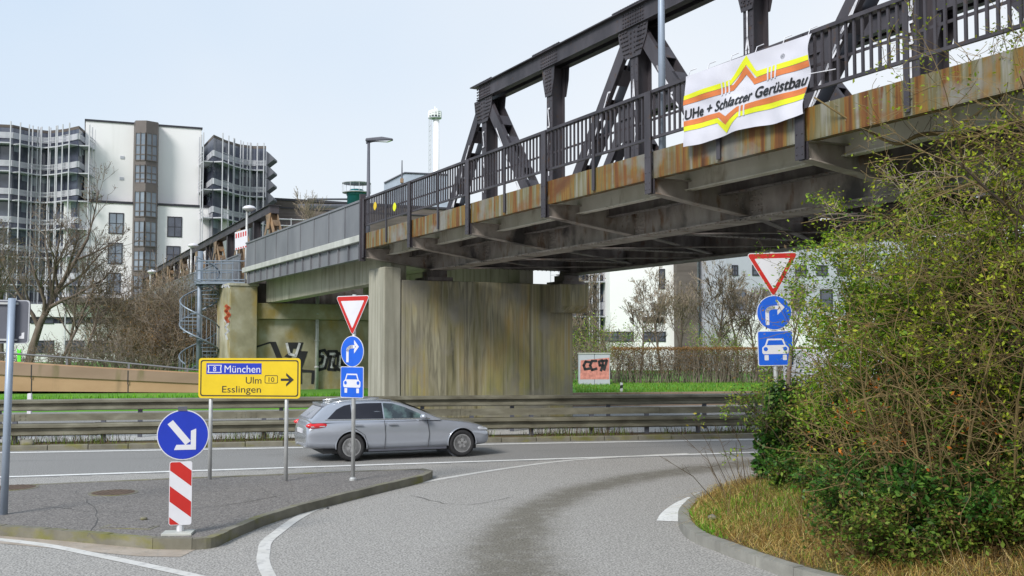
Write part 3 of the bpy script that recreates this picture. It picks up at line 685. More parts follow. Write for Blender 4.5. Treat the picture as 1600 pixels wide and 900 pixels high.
# ---------------------------------------------------------------- second truss bridge beyond the staircase
TH2 = math.atan((800 - 31) / FPX); C2, S2 = math.cos(TH2), math.sin(TH2)
q = bpx(424, 323, L2); b2p = bloc(L2, q[0]); ZT2 = q[1]
b2 = thing('truss_bridge', 'rust brown second truss bridge receding behind the spiral staircase', 'bridge', b2p, TH2)
LT2 = b2p[0] * C2 + b2p[1] * S2; SS2 = -b2p[0] * S2 + b2p[1] * C2
conv2 = lambda a, s, z: (a - LT2, s, z)
n2 = [-1.0 + 4.14 * k for k in range(0, 17)]
def cv2(a, s, z): return (a, s, z)
truss(0.0, -1, False, b2, [2.0 + PN * (16 - k) * -1 + 16 * PN for k in range(0, 1)] or n2, ZT2, 5.3, 3.0, cv2, 'rusty', 'rusty') if False else None
nn = [-.2 + PN * k for k in range(0, 17)]
def truss2():
    mb = MB(); zt, zb = ZT2, 5.4; s1 = nn[-1]
    mb.box(-.2, .3, -.5, s1, zt - .4, zt); mb.box(-.3, .4, -.6, s1, zt + .002, zt + .03); mb.build('top_chord', M['steel'], b2)
    mb = MB(); mb.box(-.2, .3, -3, s1, zb, zb + .5); mb.build('bottom_chord', M['rusty'], b2)
    for i, sn in enumerate(nn[:-1]):
        mb = MB(); mb.box(-.15, -.12, sn - .15, sn + .15, zb + .5, zt - .4); mb.box(.22, .25, sn - .15, sn + .15, zb + .5, zt - .4); mb.box(-.12, .22, sn - .012, sn + .012, zb + .5, zt - .4)
        mb.build('vertical_post', M['steel' if i % 2 else 'rusty'], b2)
        if i % 2 == 0:
            for sg in (-1, 1):
                mb = MB()
                for xx in (-.14, .24): mb.beam((xx, sn + sg * .1, zt - .5), (xx, sn + sg * (PN - .3), zb + .4), .03, .34)
                for t in np.arange(.12, .95, .17):
                    mb.beam((-.12, sn + sg * (.1 + t * (PN - .4)), zt - .5 - t * (zt - zb - .9)), (.22, sn + sg * (.1 + t * (PN - .4)), zt - .5 - t * (zt - zb - .9)), .3, .3)
                mb.build('diagonal', M['rusty'], b2)
            mb = MB(); mb.prism([(sn - .6, zt - .42), (sn + .6, zt - .42), (sn + .25, zt - 1.2), (sn - .25, zt - 1.2)], -.21, -.17); mb.v = [(y, x, z) for x, y, z in mb.v]; mb.build('gusset_plate', M['rusty'], b2)
    mb = MB(); mb.box(.5, 5.3, -3, s1, 5.8, 6.3); mb.build('bridge_deck', M['under'], b2)
    for k in range(11):
        s0 = -4 + k * 6; mb = MB(); mb.box(-2.36, -2.33, s0 + .03, s0 + 5.97, 5.9, 7.05); mb.box(-2.40, -2.29, s0, s0 + 5.99, 7.052, 7.12); mb.box(-2.4, -2.3, s0 - .03, s0 + .025, 5.5, 7.05); mb.build('railing_panel', M['panelgrey'], b2)
    mb = MB(); mb.box(-2.3, -.25, -4, s1, 5.7, 5.88); mb.build('walkway_deck', M['under'], b2)
    mb = MB()
    for s0 in (14, 30, 46, 60): mb = MB(); mb.box(-.5, 5.5, s0, s0 + .8, .3, 5.79); mb.build('support_wall', M['concrete'], b2)
truss2()
# ================================================================ GUARDRAILS
def wbeam_profile():
    # (outward, z) of a W-beam, 0.31 m tall
    return [(.0, -.165), (.05, -.155), (.11, -.13), (.11, -.065), (.0, -.035), (.0, .03), (.11, .06), (.11, .125), (.05, .155), (.0, .165)]
def rail_strip(mb, p, q, prof, zc, side=-1):
    """open profile swept from p to q (2D points), side -1 faces the camera"""
    d = (Vector(q) - Vector(p)).normalized(); n = Vector((-d.y, d.x)) * (1 if side > 0 else -1)
    m = len(prof); vs = []
    for P in (p, q):
        for o, z in prof: vs.append((P[0] + n.x * o, P[1] + n.y * o, zc + z))
    mb.add(vs, [(i, i + 1, m + i + 1, m + i) for i in range(m - 1)])
def safety_barrier(label, off, zb, ztop, box, post_x, groundz, dz_line):
    """off: metres behind the kerb foot; post_x: photo columns of the posts"""
    o = along(5, off); ang = math.atan2(ED.y, ED.x)
    t = thing('guardrail', label, 'guardrail', (o.x, o.y, 0), ang)
    # local x along, y away from the road
    def lx(px):
        X, Y, Z = ray(px, 600); n = Vector((-ED.y, ED.x)); dn = X * n.x + Y * n.y; l = (o.x * n.x + o.y * n.y) / dn
        return (X * l - o.x) * ED.x + (Y * l - o.y) * ED.y
    xs = [lx(x) for x in post_x]
    st = (xs[-1] - xs[-2]); xs = [xs[0] - 2.0 * k for k in range(14, 0, -1)] + xs + [xs[-1] + 1.8 * k for k in range(1, 14)]
    x0, x1 = xs[0] - 2, xs[-1] + 2
    for side in ((-1, 1) if box else (-1,)):
        mb = MB()
        for k in range(int((x1 - x0) / 4)):
            a, b = x0 + 4 * k, x0 + 4 * k + 4.12
            prof = [(o_ + .07 + .004 * (k % 2), z) for o_, z in wbeam_profile()]
            rail_strip(mb, (a, 0), (b, 0), prof, zb + .01 * math.sin(k * .9), side)
        mb.build('beam', M['galv'], t)
    if box:
        mb = MB()
        for k in range(int((x1 - x0) / 6)):
            a, b = x0 + 6 * k, x0 + 6 * k + 5.99
            e = .006 * math.sin(k * 1.3)
            mb.box(a, b, -.05, .05, ztop - .19 + e, ztop + e)
            for dx in (.12, .26, b - a - .26, b - a - .12):
                for zz in (-.05, -.14): mb.box(a + dx - .018, a + dx + .018, -.062, -.049, ztop + zz - .018 + e, ztop + zz + .018 + e)
        mb.build('top_rail', M['galv'], t)
    for x in xs:
        mb = MB(); mb.box(x - .06, x + .06, -.045, .045, groundz - .2, (ztop - .192) if box else zb + .12); mb.build('post', M['backgrey'], t)
    return t
safety_barrier('double galvanised crash barrier with a box rail above a corrugated beam', .95, .465, .885, True, [25, 163, 290, 413, 528, 636, 737, 830, 924, 1010, 1090, 1168], .1, 0)
safety_barrier('single corrugated crash barrier running close past the foot of the concrete pier', 2.95, 1.015, 1.2, False, [0, 220, 440, 660, 800, 950, 1100], .0, 0)
# ================================================================ RETAINING WALL AND ITS RAILING
M['backgrey2'] = plain('dull_grey_tube', (.17, .17, .18), .5, .3, .1, 4)
fw = Fr(150, 47.5, 9)
rw = thing('retaining_wall', 'long brown concrete retaining wall with a dark joint line beside the carriageway', 'wall', fw.o, fw.b)
tx = [fw.px(x, y) for x, y in ((-420, 540), (0, 564), (150, 573.5), (305, 582), (345, 585))]
bx_ = [fw.px(x, y) for x, y in ((345, 614), (305, 613.5), (0, 611), (-420, 608))]
mb = MB(); mb.prism(tx + bx_, 0, .4); mb.build('wall', M['retain2'], rw)
mb = MB(); cap = [fw.px(x, y) for x, y in ((-420, 541), (0, 565.5), (150, 575), (305, 583.5), (345, 586.5), (345, 600.5), (305, 599), (0, 585), (-420, 565))]
mb.prism(cap, -.07, -.002); mb.build('coping_panel', M['retain'], rw)
for xx in (49, 200, -190):
    a = fw.px(xx, 611); c_ = fw.px(xx, 567 + .06 * xx); mb = MB(); mb.box(a[0] - .025, a[0] + .025, -.0735, -.0705, c_[1] - .62, c_[1]); mb.box(a[0] - .025, a[0] + .025, -.0035, -.0005, .3, c_[1] - .62); mb.build('joint', M['dark'], rw)
gl = thing('guard_railing', 'thin grey tube railing along the top of the brown retaining wall', 'railing', fw.o, fw.b)
rt = [fw.px(x, y) for x, y in ((-420, 526), (0, 551.5), (105, 559), (305, 578), (345, 582))]
mb = MB(); mb.tube([(p[0], .2, p[1]) for p in rt], .045, 6); mb.build('handrail', M['backgrey2'], gl, True)
for xx in (-230, -62, 103, 200, 292):
    a, b = fw.px(xx, 551.5 + xx * .087 if xx < 305 else 578), fw.px(xx, 566 + xx * .062)
    mb = MB(); mb.box(a[0] - .045, a[0] + .045, .16, .24, b[1] - .1, a[1]); mb.build('post', M['backgrey2'], gl)
sheet('lawn', [(fw.o.x + fw.e[0] * t + fw.n[0] * o_, fw.o.y + fw.e[1] * t + fw.n[1] * o_) for t, o_ in ((-30, .4), (5.2, .4), (5.2, 40), (-60, 40))], M['lawn'], 1.32)
# ================================================================ SPIRAL STAIRCASE
cst = U(311, 540, 51.5); stz0, stz1 = .6, 5.75
st = thing('spiral_staircase', 'grey steel spiral staircase winding up beside the mossy abutment to the bridge', 'staircase', (cst.x, cst.y, stz0))
mb = MB(); mb.tube([(0, 0, 0), (0, 0, 7.3 - stz0)], .13, 12); mb.build('newel_post', M['staircase'], st, True)
NS = 28; a0 = R(-115); tot = R(-690); RS = .92
for k in range(NS):
    t0 = a0 + tot * k / NS; t1 = a0 + tot * (k + 1.12) / NS; z = (stz1 - stz0) * (k + 1) / NS
    mb = MB(); mb.slab([(.1 * math.cos(t0), .1 * math.sin(t0)), (RS * math.cos(t0), RS * math.sin(t0)), (RS * math.cos(t1), RS * math.sin(t1)), (.1 * math.cos(t1), .1 * math.sin(t1))][::-1], z - .05, z)
    mb.build('tread', M['staircase'], st)
def hel(t, r, dz): 
    a = a0 + tot * t; return (r * math.cos(a), r * math.sin(a), (stz1 - stz0) * t + dz)
mb = MB()
mb.tube([hel(t, RS, 1.0 + .2) for t in np.linspace(0, 1, 70)], .035, 6)
mb.tube([hel(t, RS, -.02 + .1) for t in np.linspace(0, 1, 70)], .04, 6)
for t in np.linspace(0.0, 1, 52): mb.tube([hel(t, RS, .08), hel(t, RS, 1.2)], .014, 4)
mb.build('stair_railing', M['staircase'], st)
# landing to the bridge
pl = [wp_ for wp_ in (Vector(bloc(L1 + .1, 51.0)), Vector(bloc(L1 + .1, 52.6)))]
mb = MB(); c = Vector((cst.x, cst.y, 0))
P4 = [pl[0], pl[1], c + Vector((-.5, .8, 0)), c + Vector((.1, -.9, 0))]
mb.slab([((p - c).x, (p - c).y) for p in P4], stz1 - stz0 - .1, stz1 - stz0)
mb.build('landing', M['staircase'], st)
mb = MB()
for a, b in ((P4[3] - c, P4[0] - c), (P4[2] - c, P4[1] - c)):
    mb = MB()
    for h in (.1, .55, 1.0): mb.tube([a + Vector((0, 0, stz1 - stz0 + h)), b + Vector((0, 0, stz1 - stz0 + h))], .03, 6)
    for k in range(9):
        p = a.lerp(b, k / 8); mb.tube([p + Vector((0, 0, stz1 - stz0)), p + Vector((0, 0, stz1 - stz0 + 1.15))], .016, 4)
    mb.build('landing_railing', M['staircase'], st)
# ================================================================ SIGNS (each faces local -y)
def disc(mb, cx, cz, r, y0, y1, n=48): return mb.prism(circ(cx, cz, r, n), y0, y1)
def rtri(cx, zt, side, r, n=6):
    """point-down triangle with rounded corners; zt = top edge"""
    hgt = side * math.sqrt(3) / 2; A = [(cx + side / 2, zt), (cx - side / 2, zt), (cx, zt - hgt)]
    out = []
    for i in range(3):
        p = Vector(A[i]); a = (Vector(A[i - 1]) - p).normalized(); b = (Vector(A[(i + 1) % 3]) - p).normalized()
        bis = (a + b).normalized(); ctr = p + bis * r / math.sin(R(30)); 
        s0 = p + a * r / math.tan(R(30)); s1 = p + b * r / math.tan(R(30))
        t0 = math.atan2(s0.y - ctr.y, s0.x - ctr.x); t1 = math.atan2(s1.y - ctr.y, s1.x - ctr.x)
        while t1 < t0 - 1e-6: t1 += 2 * math.pi
        if t1 - t0 > math.pi: t1 -= 2 * math.pi
        out += [(ctr.x + r * math.cos(t0 + (t1 - t0) * k / n), ctr.y + r * math.sin(t0 + (t1 - t0) * k / n)) for k in range(n + 1)]
    return out
def turn_arrow(mb, cx, cz, s, y):
    """white arrow bending up and to the right"""
    pts = [(-.20, -.32), (-.20, .02)] + [(-.20 + .20 * (1 - math.cos(t)), .02 + .13 * math.sin(t)) for t in np.linspace(0, math.pi / 2, 8)][1:] + [(.10, .15)]
    mb.ribbon([(cx + p[0] * s, cz + p[1] * s) for p in pts], .105 * s, y)
    for P in ([(.30, .15), (.09, .37), (.09, .24), (.17, .15), (.09, .06), (.09, -.07)],):
        mb.add([(cx + p[0] * s, y - .0006, cz + p[1] * s) for p in P], [(0, 1, 2, 3), (0, 3, 4, 5)])
def sign_stack(label, px_, d, gz, beta, ztri, zdisc, zsq, zpole, lean=0.0):
    b = U(px_, 700, d)
    t = thing('sign_post', label, 'traffic sign', (b.x, b.y, gz), R(beta)); t.rotation_euler = (0, lean, R(beta))
    mb = MB(); mb.tube([(0, .05, -.2), (0, .05, zpole)], .038, 14); mb.build('pole', M['galvgrey'], t, True)
    mb = MB(); mb.lathe([(.0, -.01), (.07, -.01), (.07, .03), (.045, .06)], 12, (0, .05, 0)); mb.build('foot_collar', M['galvgrey'], t)
    g = MB(); g.prism(rtri(0, ztri, .90, .045), 0, .012); p = g.build('yield_sign', M['white'], t)
    g = MB(); g.prism(rtri(0, ztri - .014, .862, .033), -.0025, -.0002); g.build('red_border', M['red'], p)
    g = MB(); g.prism(rtri(0, ztri - .098, .615, .012), -.005, -.0027); g.build('white_field', M['white'], p)
    g = MB(); disc(g, 0, zdisc, .30, .001, .013); p = g.build('turn_sign', M['white'], t)
    g = MB(); disc(g, 0, zdisc, .288, -.002, .0008); g.build('blue_field', M['blue'], p)
    g = MB(); turn_arrow(g, 0.0, zdisc, .60, -.004); g.build('arrow', M['white'], p)
    g = MB(); g.prism(rrect(-.30, .30, zsq - .30, zsq + .30, .03), .001, .013); p = g.build('motor_road_sign', M['white'], t)
    g = MB(); g.prism(rrect(-.288, .288, zsq - .288, zsq + .288, .025), -.002, .0008); g.build('blue_field', M['blue'], p)
    g = MB()
    g.prism([(x, zsq + z) for x, z in [(-.135, .165), (.135, .165), (.175, .055), (.225, .01), (.225, -.075), (.205, -.10), (-.205, -.10), (-.225, -.075), (-.225, .01), (-.175, .055)]], -.004, -.0022)
    for sx in (-1, 1): g.prism(rrect(sx * .155 - .035, sx * .155 + .035, zsq - .205, zsq - .115, .012), -.004, -.0022)
    g.build('car_symbol', M['white'], p)
    g = MB(); g.prism([(x, zsq + z) for x, z in [(-.115, .138), (.115, .138), (.148, .055), (-.148, .055)]], -.0055, -.0042)
    for sx in (-1, 1): disc(g, sx * .165, zsq - .012, .036, -.0055, -.0042, 20)
    g.build('symbol_cutout', M['blue'], p)
    g = MB()
    for zz in (ztri - .10, zdisc + .02, zsq + .12, zsq - .15): g.box(-.05, .05, .014, .095, zz - .015, zz + .015)
    g.build('clamp', M['galvgrey'], t)
    return t
def zat(y, d): return H + (538 - y) / FPX * d          # height of a picture row at distance d
D1 = 20.4
sign_stack('sign post with yield triangle and two blue signs standing before the silver car', 549, D1, .142, -35, zat(462, D1) - .142, zat(549, D1) - .142, zat(597, D1) - .142, zat(460, D1) - .142)
D2 = 18.2
sign_stack('sign post with yield triangle and two blue signs rising out of the ivy', 1218, D2, .45, -4, zat(394.5, D2) - .45, zat(488.5, D2) - .45, zat(544, D2) - .45, zat(393, D2) - .45, R(-1.2))
# keep-right disc over a striped board
D3 = 2.60 * FPX / (830 - 538); b = U(281, 830, D3)
t = thing('bollard_sign', 'blue disc with white arrow over a red and white striped board', 'traffic sign', (b.x, b.y, .142), R(14))
k3 = D3 / FPX; z3 = lambda y: zat(y, D3) - .142
g = MB(); disc(g, .02, z3(678.5), .345, 0, .03); p = g.build('arrow_disc', M['white'], t)
g = MB(); disc(g, .02, z3(678.5), .332, -.003, -.0005); g.build('blue_field', M['deepblue'], p)
g = MB(); cz = z3(678.5)
for P in ([(-.205, .150), (-.135, .205), (.105, -.085), (.035, -.140)], [(.175, .085), (.175, -.205), (-.115, -.205), (-.085, -.135), (.105, -.135), (.105, .055)]):
    g.prism([(.02 + x, cz + z) for x, z in P], -.0055 - .0006 * len(P) / 6, -.0035)
g.build('arrow', M['white'], p)
g = MB(); zb0, zb1 = z3(817), z3(719.5); bw = .15; bd = rrect(-bw, bw, zb0, zb1, .03); g.prism(bd, 0, .03); p = g.build('striped_board', M['white'], t)
inner = rrect(-bw + .008, bw - .008, zb0 + .008, zb1 - .008, .025)
g = MB(); hh = zb1 - zb0
for k in range(4):
    lo = zb1 + .155 - .02 - k * .425; hi = lo + .2125
    band = clip(clip(inner, .78, 1, hi + .06), -.78, -1, -(lo + .06 - .0))
    if len(band) > 2: g.prism(band, -.003, -.0005)
g.build('red_stripes', M['red'], p)
g = MB(); g.box(-.05, .05, .031, .07, .02, z3(640)); g.build('mounting_rail', M['galvgrey'], t)
g = MB(); g.box(-.05, .07, -.01, .04, z3(641.5), z3(635)); g.build('top_cap', M['backgrey'], t)
g = MB(); g.slab([(-.24, -.12), (.16, -.16), (.2, .14), (-.2, .16)], -.001, .035); g.build('foot_plate', M['lightsteel'], t, bevel=.006)
g = MB(); g.tube([(0, .05, .03), (0, .05, .2)], .05, 10); g.build('foot_tube', M['white'], t)
# yellow direction board
D4 = 2.605 * FPX / (748.5 - 538); b = U(386, 748, D4); fx = D4 / FPX
t = thing('direction_sign', 'yellow direction board on two thin posts pointing to towns with a black arrow', 'road sign', (b.x, b.y, .142), R(-7))
z4 = lambda y: zat(y, D4) - .142; x4 = lambda x: (x - 386) * fx / math.cos(R(7))
for x in (324, 446): g = MB(); g.tube([(x4(x), .06, -.15), (x4(x), .06, z4(561))], .038, 12); g.build('post', M['galvgrey'], t, True)
g = MB(); g.prism(rrect(x4(305.5), x4(469), z4(622), z4(559.5), .06), 0, .02); p = g.build('board', M['yellow'], t, bevel=.0)
g = MB(); o1 = rrect(x4(308.5), x4(466), z4(619), z4(562.5), .05); o2 = rrect(x4(310.3), x4(464.2), z4(617.2), z4(564.3), .04)
n = len(o1); g.add([(x, -.002, z) for x, z in o1 + o2], [(i, (i + 1) % n, n + (i + 1) % n, n + i) for i in range(n)]); g.build('black_border', M['black'], p)
g = MB(); g.prism([(x4(x), z4(y)) for x, y in ((318, 567.5), (407, 567.5), (407, 584.5), (318, 584.5))], -.0025, -.0004); bp = g.build('blue_panel', M['deepblue'], p)
g = MB(); put_text(g, 'München', x4(347.5), x4(405), z4(582), -.004, cap=z4(570.2) - z4(582))
hx = [(320, 570), (343, 570), (342, 576), (343, 582.5), (320, 582.5), (321, 576)]; hi_ = [(322, 571.2), (341.2, 571.2), (340.4, 576), (341.2, 581.2), (322, 581.2), (322.8, 576)]
g.add([(x4(x), -.004, z4(y)) for x, y in hx + hi_], [(i, (i + 1) % 6, 6 + (i + 1) % 6, 6 + i) for i in range(6)])
put_text(g, '8', x4(329), x4(334), z4(580), -.004, cap=z4(572) - z4(580)); g.build('white_lettering', M['white'], bp)
g = MB(); put_text(g, 'Ulm', x4(382), x4(407), z4(599), -.003, cap=z4(588) - z4(599))
put_text(g, 'Esslingen', x4(344), x4(406.5), z4(613), -.003, cap=z4(602.2) - z4(613))
put_text(g, '10', x4(418.5), x4(427.5), z4(596.3), -.003, cap=z4(588.5) - z4(596.3))
bx1 = rrect(x4(412.3), x4(433.2), z4(598.6), z4(586), .025); bx2 = rrect(x4(413.2), x4(432.3), z4(597.7), z4(586.9), .02); n = len(bx1)
g.add([(x, -.003, z) for x, z in bx1 + bx2], [(i, (i + 1) % n, n + (i + 1) % n, n + i) for i in range(n)])
g.ribbon([(x4(439), z4(592.8)), (x4(454), z4(592.8))], .045, -.003)
for P in ([(458.8, 592.8), (446.5, 582.2), (446.5, 586.6), (453, 592.8), (446.5, 599.4), (446.5, 603.4)],): g.add([(x4(x), -.0036, z4(y)) for x, y in P], [(0, 1, 2, 3), (0, 3, 4, 5)])
g.build('black_lettering', M['black'], p)
# sign seen from behind
D5 = 2.6 * FPX / (800 - 538); b = U(6, 800, D5)
t = thing('rear_facing_sign', 'grey back of a sign on a thick blue grey pole beside the manhole cover', 'traffic sign', (b.x, b.y, .142), R(4)); t.rotation_euler = (0, R(.7), R(4))
z5 = lambda y: zat(y, D5) - .142; k5 = D5 / FPX
g = MB(); g.tube([(0, 0, -.05), (0, 0, z5(466))], .056, 16); g.build('pole', M['polepaint'], t, True)
g = MB(); g.prism(rrect(-.60, .245, z5(536.5), z5(468.5), .05), .075, .10); p = g.build('sign_plate', M['whiteframe'], t)
g = MB(); g.prism(rrect(-.585, .225, z5(535), z5(470), .04), .070, .0748); g.build('grey_back', M['backgrey'], p)
g = MB(); g.prism([(.10, z5(529)), (.18, z5(529)), (.18, z5(519)), (.14, z5(520)), (.14, z5(524)), (.10, z5(526))], .066, .0697); g.build('sticker', M['white'], p)
g = MB()
for y in (474, 531): g.box(-.4, .08, .03, .069, z5(y) - .015, z5(y) + .015)
g.build('bracket', M['galvgrey'], t)
# delineator posts
def delineator(label, px_, ytop, ybot, d, m='white', cap=True, group=None):
    b = U(px_, ybot, d); h = (ybot - ytop) / FPX * d
    t = thing('delineator_post', label, 'marker post', (b.x, b.y, b.z))
    wd = .06 if cap else .045
    g = MB(); g.prism(rrect(-wd, wd, -.1, h, .03), -.045, .045); g.build('post', M[m], t, bevel=.01)
    if cap: g = MB(); g.prism([(-wd - .003, h * .35), (wd + .003, h * .42), (wd + .003, h * .78), (-wd - .003, h * .70)], -.049, .049); g.build('black_band', M['dark'] if h < 1.0 and ytop < 610 else M['white'], t)
    return t
delineator('white plastic marker post standing just behind the double crash barrier', 46, 615, 644, 32.0)
delineator('small white marker post with a black band on the grass right of the pier', 971, 598, 612, 49.0)
b = U(29.5, 562, 49)
t = thing('green_marker', 'bright green plastic marker on the retaining wall', 'marker', (b.x, b.y, b.z))
g = MB(); pts = [(-.06, -.1), (.10, -.1), (.10, .2), (.06, .25), (.12, .5), (.02, .42), (-.10, .52), (-.08, .25)]
g.prism(pts, -.03, .03); g.build('marker_body', M['greenmark'], t, bevel=.01)
# manholes, cover plate, stones
def manhole(label, px_, py_, rx):
    p = G(px_, py_, .142); t = thing('manhole_cover', label, 'manhole cover', (p.x, p.y, .142))
    g = MB(); g.lathe([(rx, 0.0), (rx, .006), (rx * .88, .007)], 40); g.build('rim', M['kerb'], t)
    g = MB(); g.lathe([(rx * .87, .0), (rx * .87, .009), (0.001, .009)], 40)
    for k in range(-3, 4): 
        l = math.sqrt(max(0, .75 * rx * rx - (k * rx * .22) ** 2)); g.box(k * rx * .22 - .015, k * rx * .22 + .015, -l, l, .009, .013)
    g.build('lid', M['iron'], t)
manhole('round rusty manhole cover in the middle of the dark pavement', 177, 770, .42)
manhole('round manhole cover with pale ring at the foot of the thick pole', 22, 762, .42)
p = G(205, 824, .142); t = thing('inspection_cover', 'worn rectangular inspection cover in the pavement beside the striped board', 'cover plate', (p.x, p.y, .142), R(-8))
g = MB(); g.slab([(-.42, -.14), (.36, -.14), (.36, .16), (-.42, .16)], 0, .006); g.build('cover_frame', M['kerb'], t); g = MB(); g.box(-.36, .3, -.1, .12, .0061, .011); g.build('cover_plate', M['path'], t)
def stone(label, px_, py_, z, sx, sy, sz, m, name='stone', cat='stone'):
    p = G(px_, py_, z); bm = bmesh.new(); bmesh.ops.create_icosphere(bm, subdivisions=2, radius=1)
    for v in bm.verts: v.co = Vector((v.co.x * sx, v.co.y * sy, max(-.6, v.co.z) * sz)) * (1 + .18 * math.sin(v.co.x * 5 + v.co.y * 3 + px_))
    me = bpy.data.meshes.new(name); bm.to_mesh(me); bm.free()
    o = link(name, me, M[m], None, True); o.location = (p.x, p.y, z + sz * .55); return tag(o, label, cat)
stone('small dark round stone lying at the foot of the island kerb', 489, 793, 0, .055, .05, .045, 'dark')
stone('tiny pebble on the road beside the kerb stone of the island', 512, 795, 0, .022, .02, .015, 'dark')
stone('crumpled pale scrap lying in the weeds under the crash barrier', 43, 697, .1, .2, .12, .12, 'kerb', 'litter_scrap', 'litter')
stone('pale stone on the pavement near the striped board', 224, 812, .142, .06, .05, .03, 'kerb')
stone('grey stone in the grass behind the curved kerb', 1113, 812, .22, .07, .06, .05, 'kerb')
# ================================================================ BANNER on the bridge railing
LB = L1 - .135
tl, tr_, brr, bl_ = [bpx(x, y, LB) for x, y in ((1073, 120), (1271, 52), (1259, 178), (1071, 230))]
ban = thing('banner', 'white advertising banner with yellow and orange zigzag stripes tied to the bridge railing', 'banner', bloc(LB, (tl[0] + tr_[0]) / 2), TH)
bs = (tl[0] + tr_[0]) / 2
# banner uv -> (s, z); u runs with the writing (towards smaller s)
def buv(u, v):
    s = (tl[0] * (1 - u) + tr_[0] * u) * v + (bl_[0] * (1 - u) + brr[0] * u) * (1 - v)
    z = (tl[1] * (1 - u) + tr_[1] * u) * v + (bl_[1] * (1 - u) + brr[1] * u) * (1 - v)
    s += .05 * math.sin(v * 9) * u * u; z += .015 * math.sin(u * 11) * (1 - v) * v * 2 - .03 * math.sin(u * math.pi * 3) * (1 - v) ** 3
    return s, z
def bdep(u, v): return -.035 - .014 * math.sin(u * 15 + v * 5) * (1.1 - v) - .016 * math.sin(u * 7 - v * 9 + 1) - .012 * math.sin(u * 31 + v * 3) * (1 - v) - .007 * math.sin((u + v) * 24) * (1 - abs(2 * v - 1))
def bmap(u, v, off): s, z = buv(u, v); return (bdep(u, v) - off, s - bs, z)
g = MB(); NU, NV = 60, 26
for side in (0, 1):
    k = len(g.v); g.v += [bmap(i / NU, j / NV, .0 if side == 0 else -.006) for j in range(NV + 1) for i in range(NU + 1)]
    g.f += [(k + j * (NU + 1) + i, k + j * (NU + 1) + i + 1, k + (j + 1) * (NU + 1) + i + 1, k + (j + 1) * (NU + 1) + i) for j in range(NV) for i in range(NU)]
def noflip(mb, name, m, parent, smooth=False):
    me = bpy.data.meshes.new(name); me.from_pydata(mb.v, [], mb.f); me.update(); return link(name, me, m, parent, smooth)
cl = noflip(g, 'cloth', M['cloth'], ban, True)
def bstrip(name, lo, m, th, off):
    """zigzag strip: lo = [(u, v)] lower edge polyline, th = thickness in v"""
    g = MB()
    for (u0, v0, h0), (u1, v1, h1) in zip(lo, lo[1:]):
        n = max(1, int(abs(u1 - u0) / .018))
        for k in range(n):
            a, b = k / n, (k + 1) / n; ua, ub = u0 + (u1 - u0) * a, u0 + (u1 - u0) * b; va, vb = v0 + (v1 - v0) * a, v0 + (v1 - v0) * b; ha, hb = h0 + (h1 - h0) * a, h0 + (h1 - h0) * b
            for q0, q1 in ((0, .5), (.5, 1)):
                g.add([bmap(ua, va + ha * q0, off), bmap(ub, vb + hb * q0, off), bmap(ub, vb + hb * q1, off), bmap(ua, va + ha * q1, off)], [(0, 1, 2, 3)])
    return noflip(g, name, m, cl)
UP = [(0, .685), (.40, .685), (.53, .985), (.61, .735), (1, .735)]
h = .075
def zig(pts, h0, peak, hp): return [(u, v, hp if i == peak else h0) for i, (u, v) in enumerate(pts)]
bstrip('yellow_stripe', [(0, .66, .062), (.41, .672, .07), (.535, .875, .12), (.615, .662, .08), (1, .672, .066)], M['banyellow'], h, .008)
bstrip('orange_stripe', [(0, .585, .072), (.43, .59, .076), (.53, .75, .12), (.60, .57, .085), (1, .588, .078)], M['banorange'], h, .008)
bstrip('orange_stripe', [(0, .285, .075), (.32, .275, .075), (.39, .135, .12), (.48, .265, .075), (1, .27, .075)], M['banorange'], h, .008)
bstrip('yellow_stripe', [(0, .215, .068), (.31, .205, .068), (.39, .02, .115), (.49, .195, .068), (1, .20, .068)], M['banyellow'], h, .008)
g = MB()
for uu, v0, v1 in ((.33, .565, .74), (.36, .565, .74), (.39, .57, .73), (.70, .56, .745), (.73, .56, .745), (.76, .56, .745), (.50, .19, .35), (.53, .19, .35)):
    g = MB(); [g.add([bmap(uu, lerp(v0, v1, q_ / 6), .0125), bmap(uu + .012, lerp(v0, v1, q_ / 6), .0125), bmap(uu + .012, lerp(v0, v1, (q_ + 1) / 6), .0125), bmap(uu, lerp(v0, v1, (q_ + 1) / 6), .0125)], [(0, 1, 2, 3)]) for q_ in range(6)]; noflip(g, 'white_bar', M['cloth'], cl)
def btext(body, u0, u1, v0, cap, m, bold=.0, shear=.18):
    v, f = text2d(body, 1.0, shear=shear, bold=bold); xs = [p[0] for p in v]; a, b_ = min(xs), max(xs); k = (u1 - u0) / (b_ - a)
    bm = bmesh.new(); V = [bm.verts.new((u0 + (p[0] - a) * k, v0 + p[1] * cap / .73, 0)) for p in v]
    for q in f:
        try: bm.faces.new([V[i] for i in q])
        except ValueError: pass
    for uu in np.arange(u0, u1, .02): bmesh.ops.bisect_plane(bm, geom=bm.verts[:] + bm.edges[:] + bm.faces[:], plane_co=(uu, 0, 0), plane_no=(1, 0, 0))
    bmesh.ops.bisect_plane(bm, geom=bm.verts[:] + bm.edges[:] + bm.faces[:], plane_co=(0, v0 + cap * .5, 0), plane_no=(0, 1, 0))
    g = MB(); bm.verts.index_update(); fs_ = [tuple(x.index for x in fc.verts) for fc in bm.faces]
    for du, dv, do in (((0, 0, 0), (.0028, 0, .0003), (.0014, .004, .0006), (-.0014, -.004, .0009)) if m is M['black'] else ((0, 0, 0),)): g.add([bmap(x.co.x + du, x.co.y + dv, .012 + do) for x in bm.verts], fs_)
    bm.free()
    return noflip(g, 'lettering', m, cl)
btext('UHe + Schlatter Gerüstbau', .012, .988, .378, .138, M['black'])
btext('®', .80, .83, .80, .06, M['backgrey'], .0, 0)
g = MB()
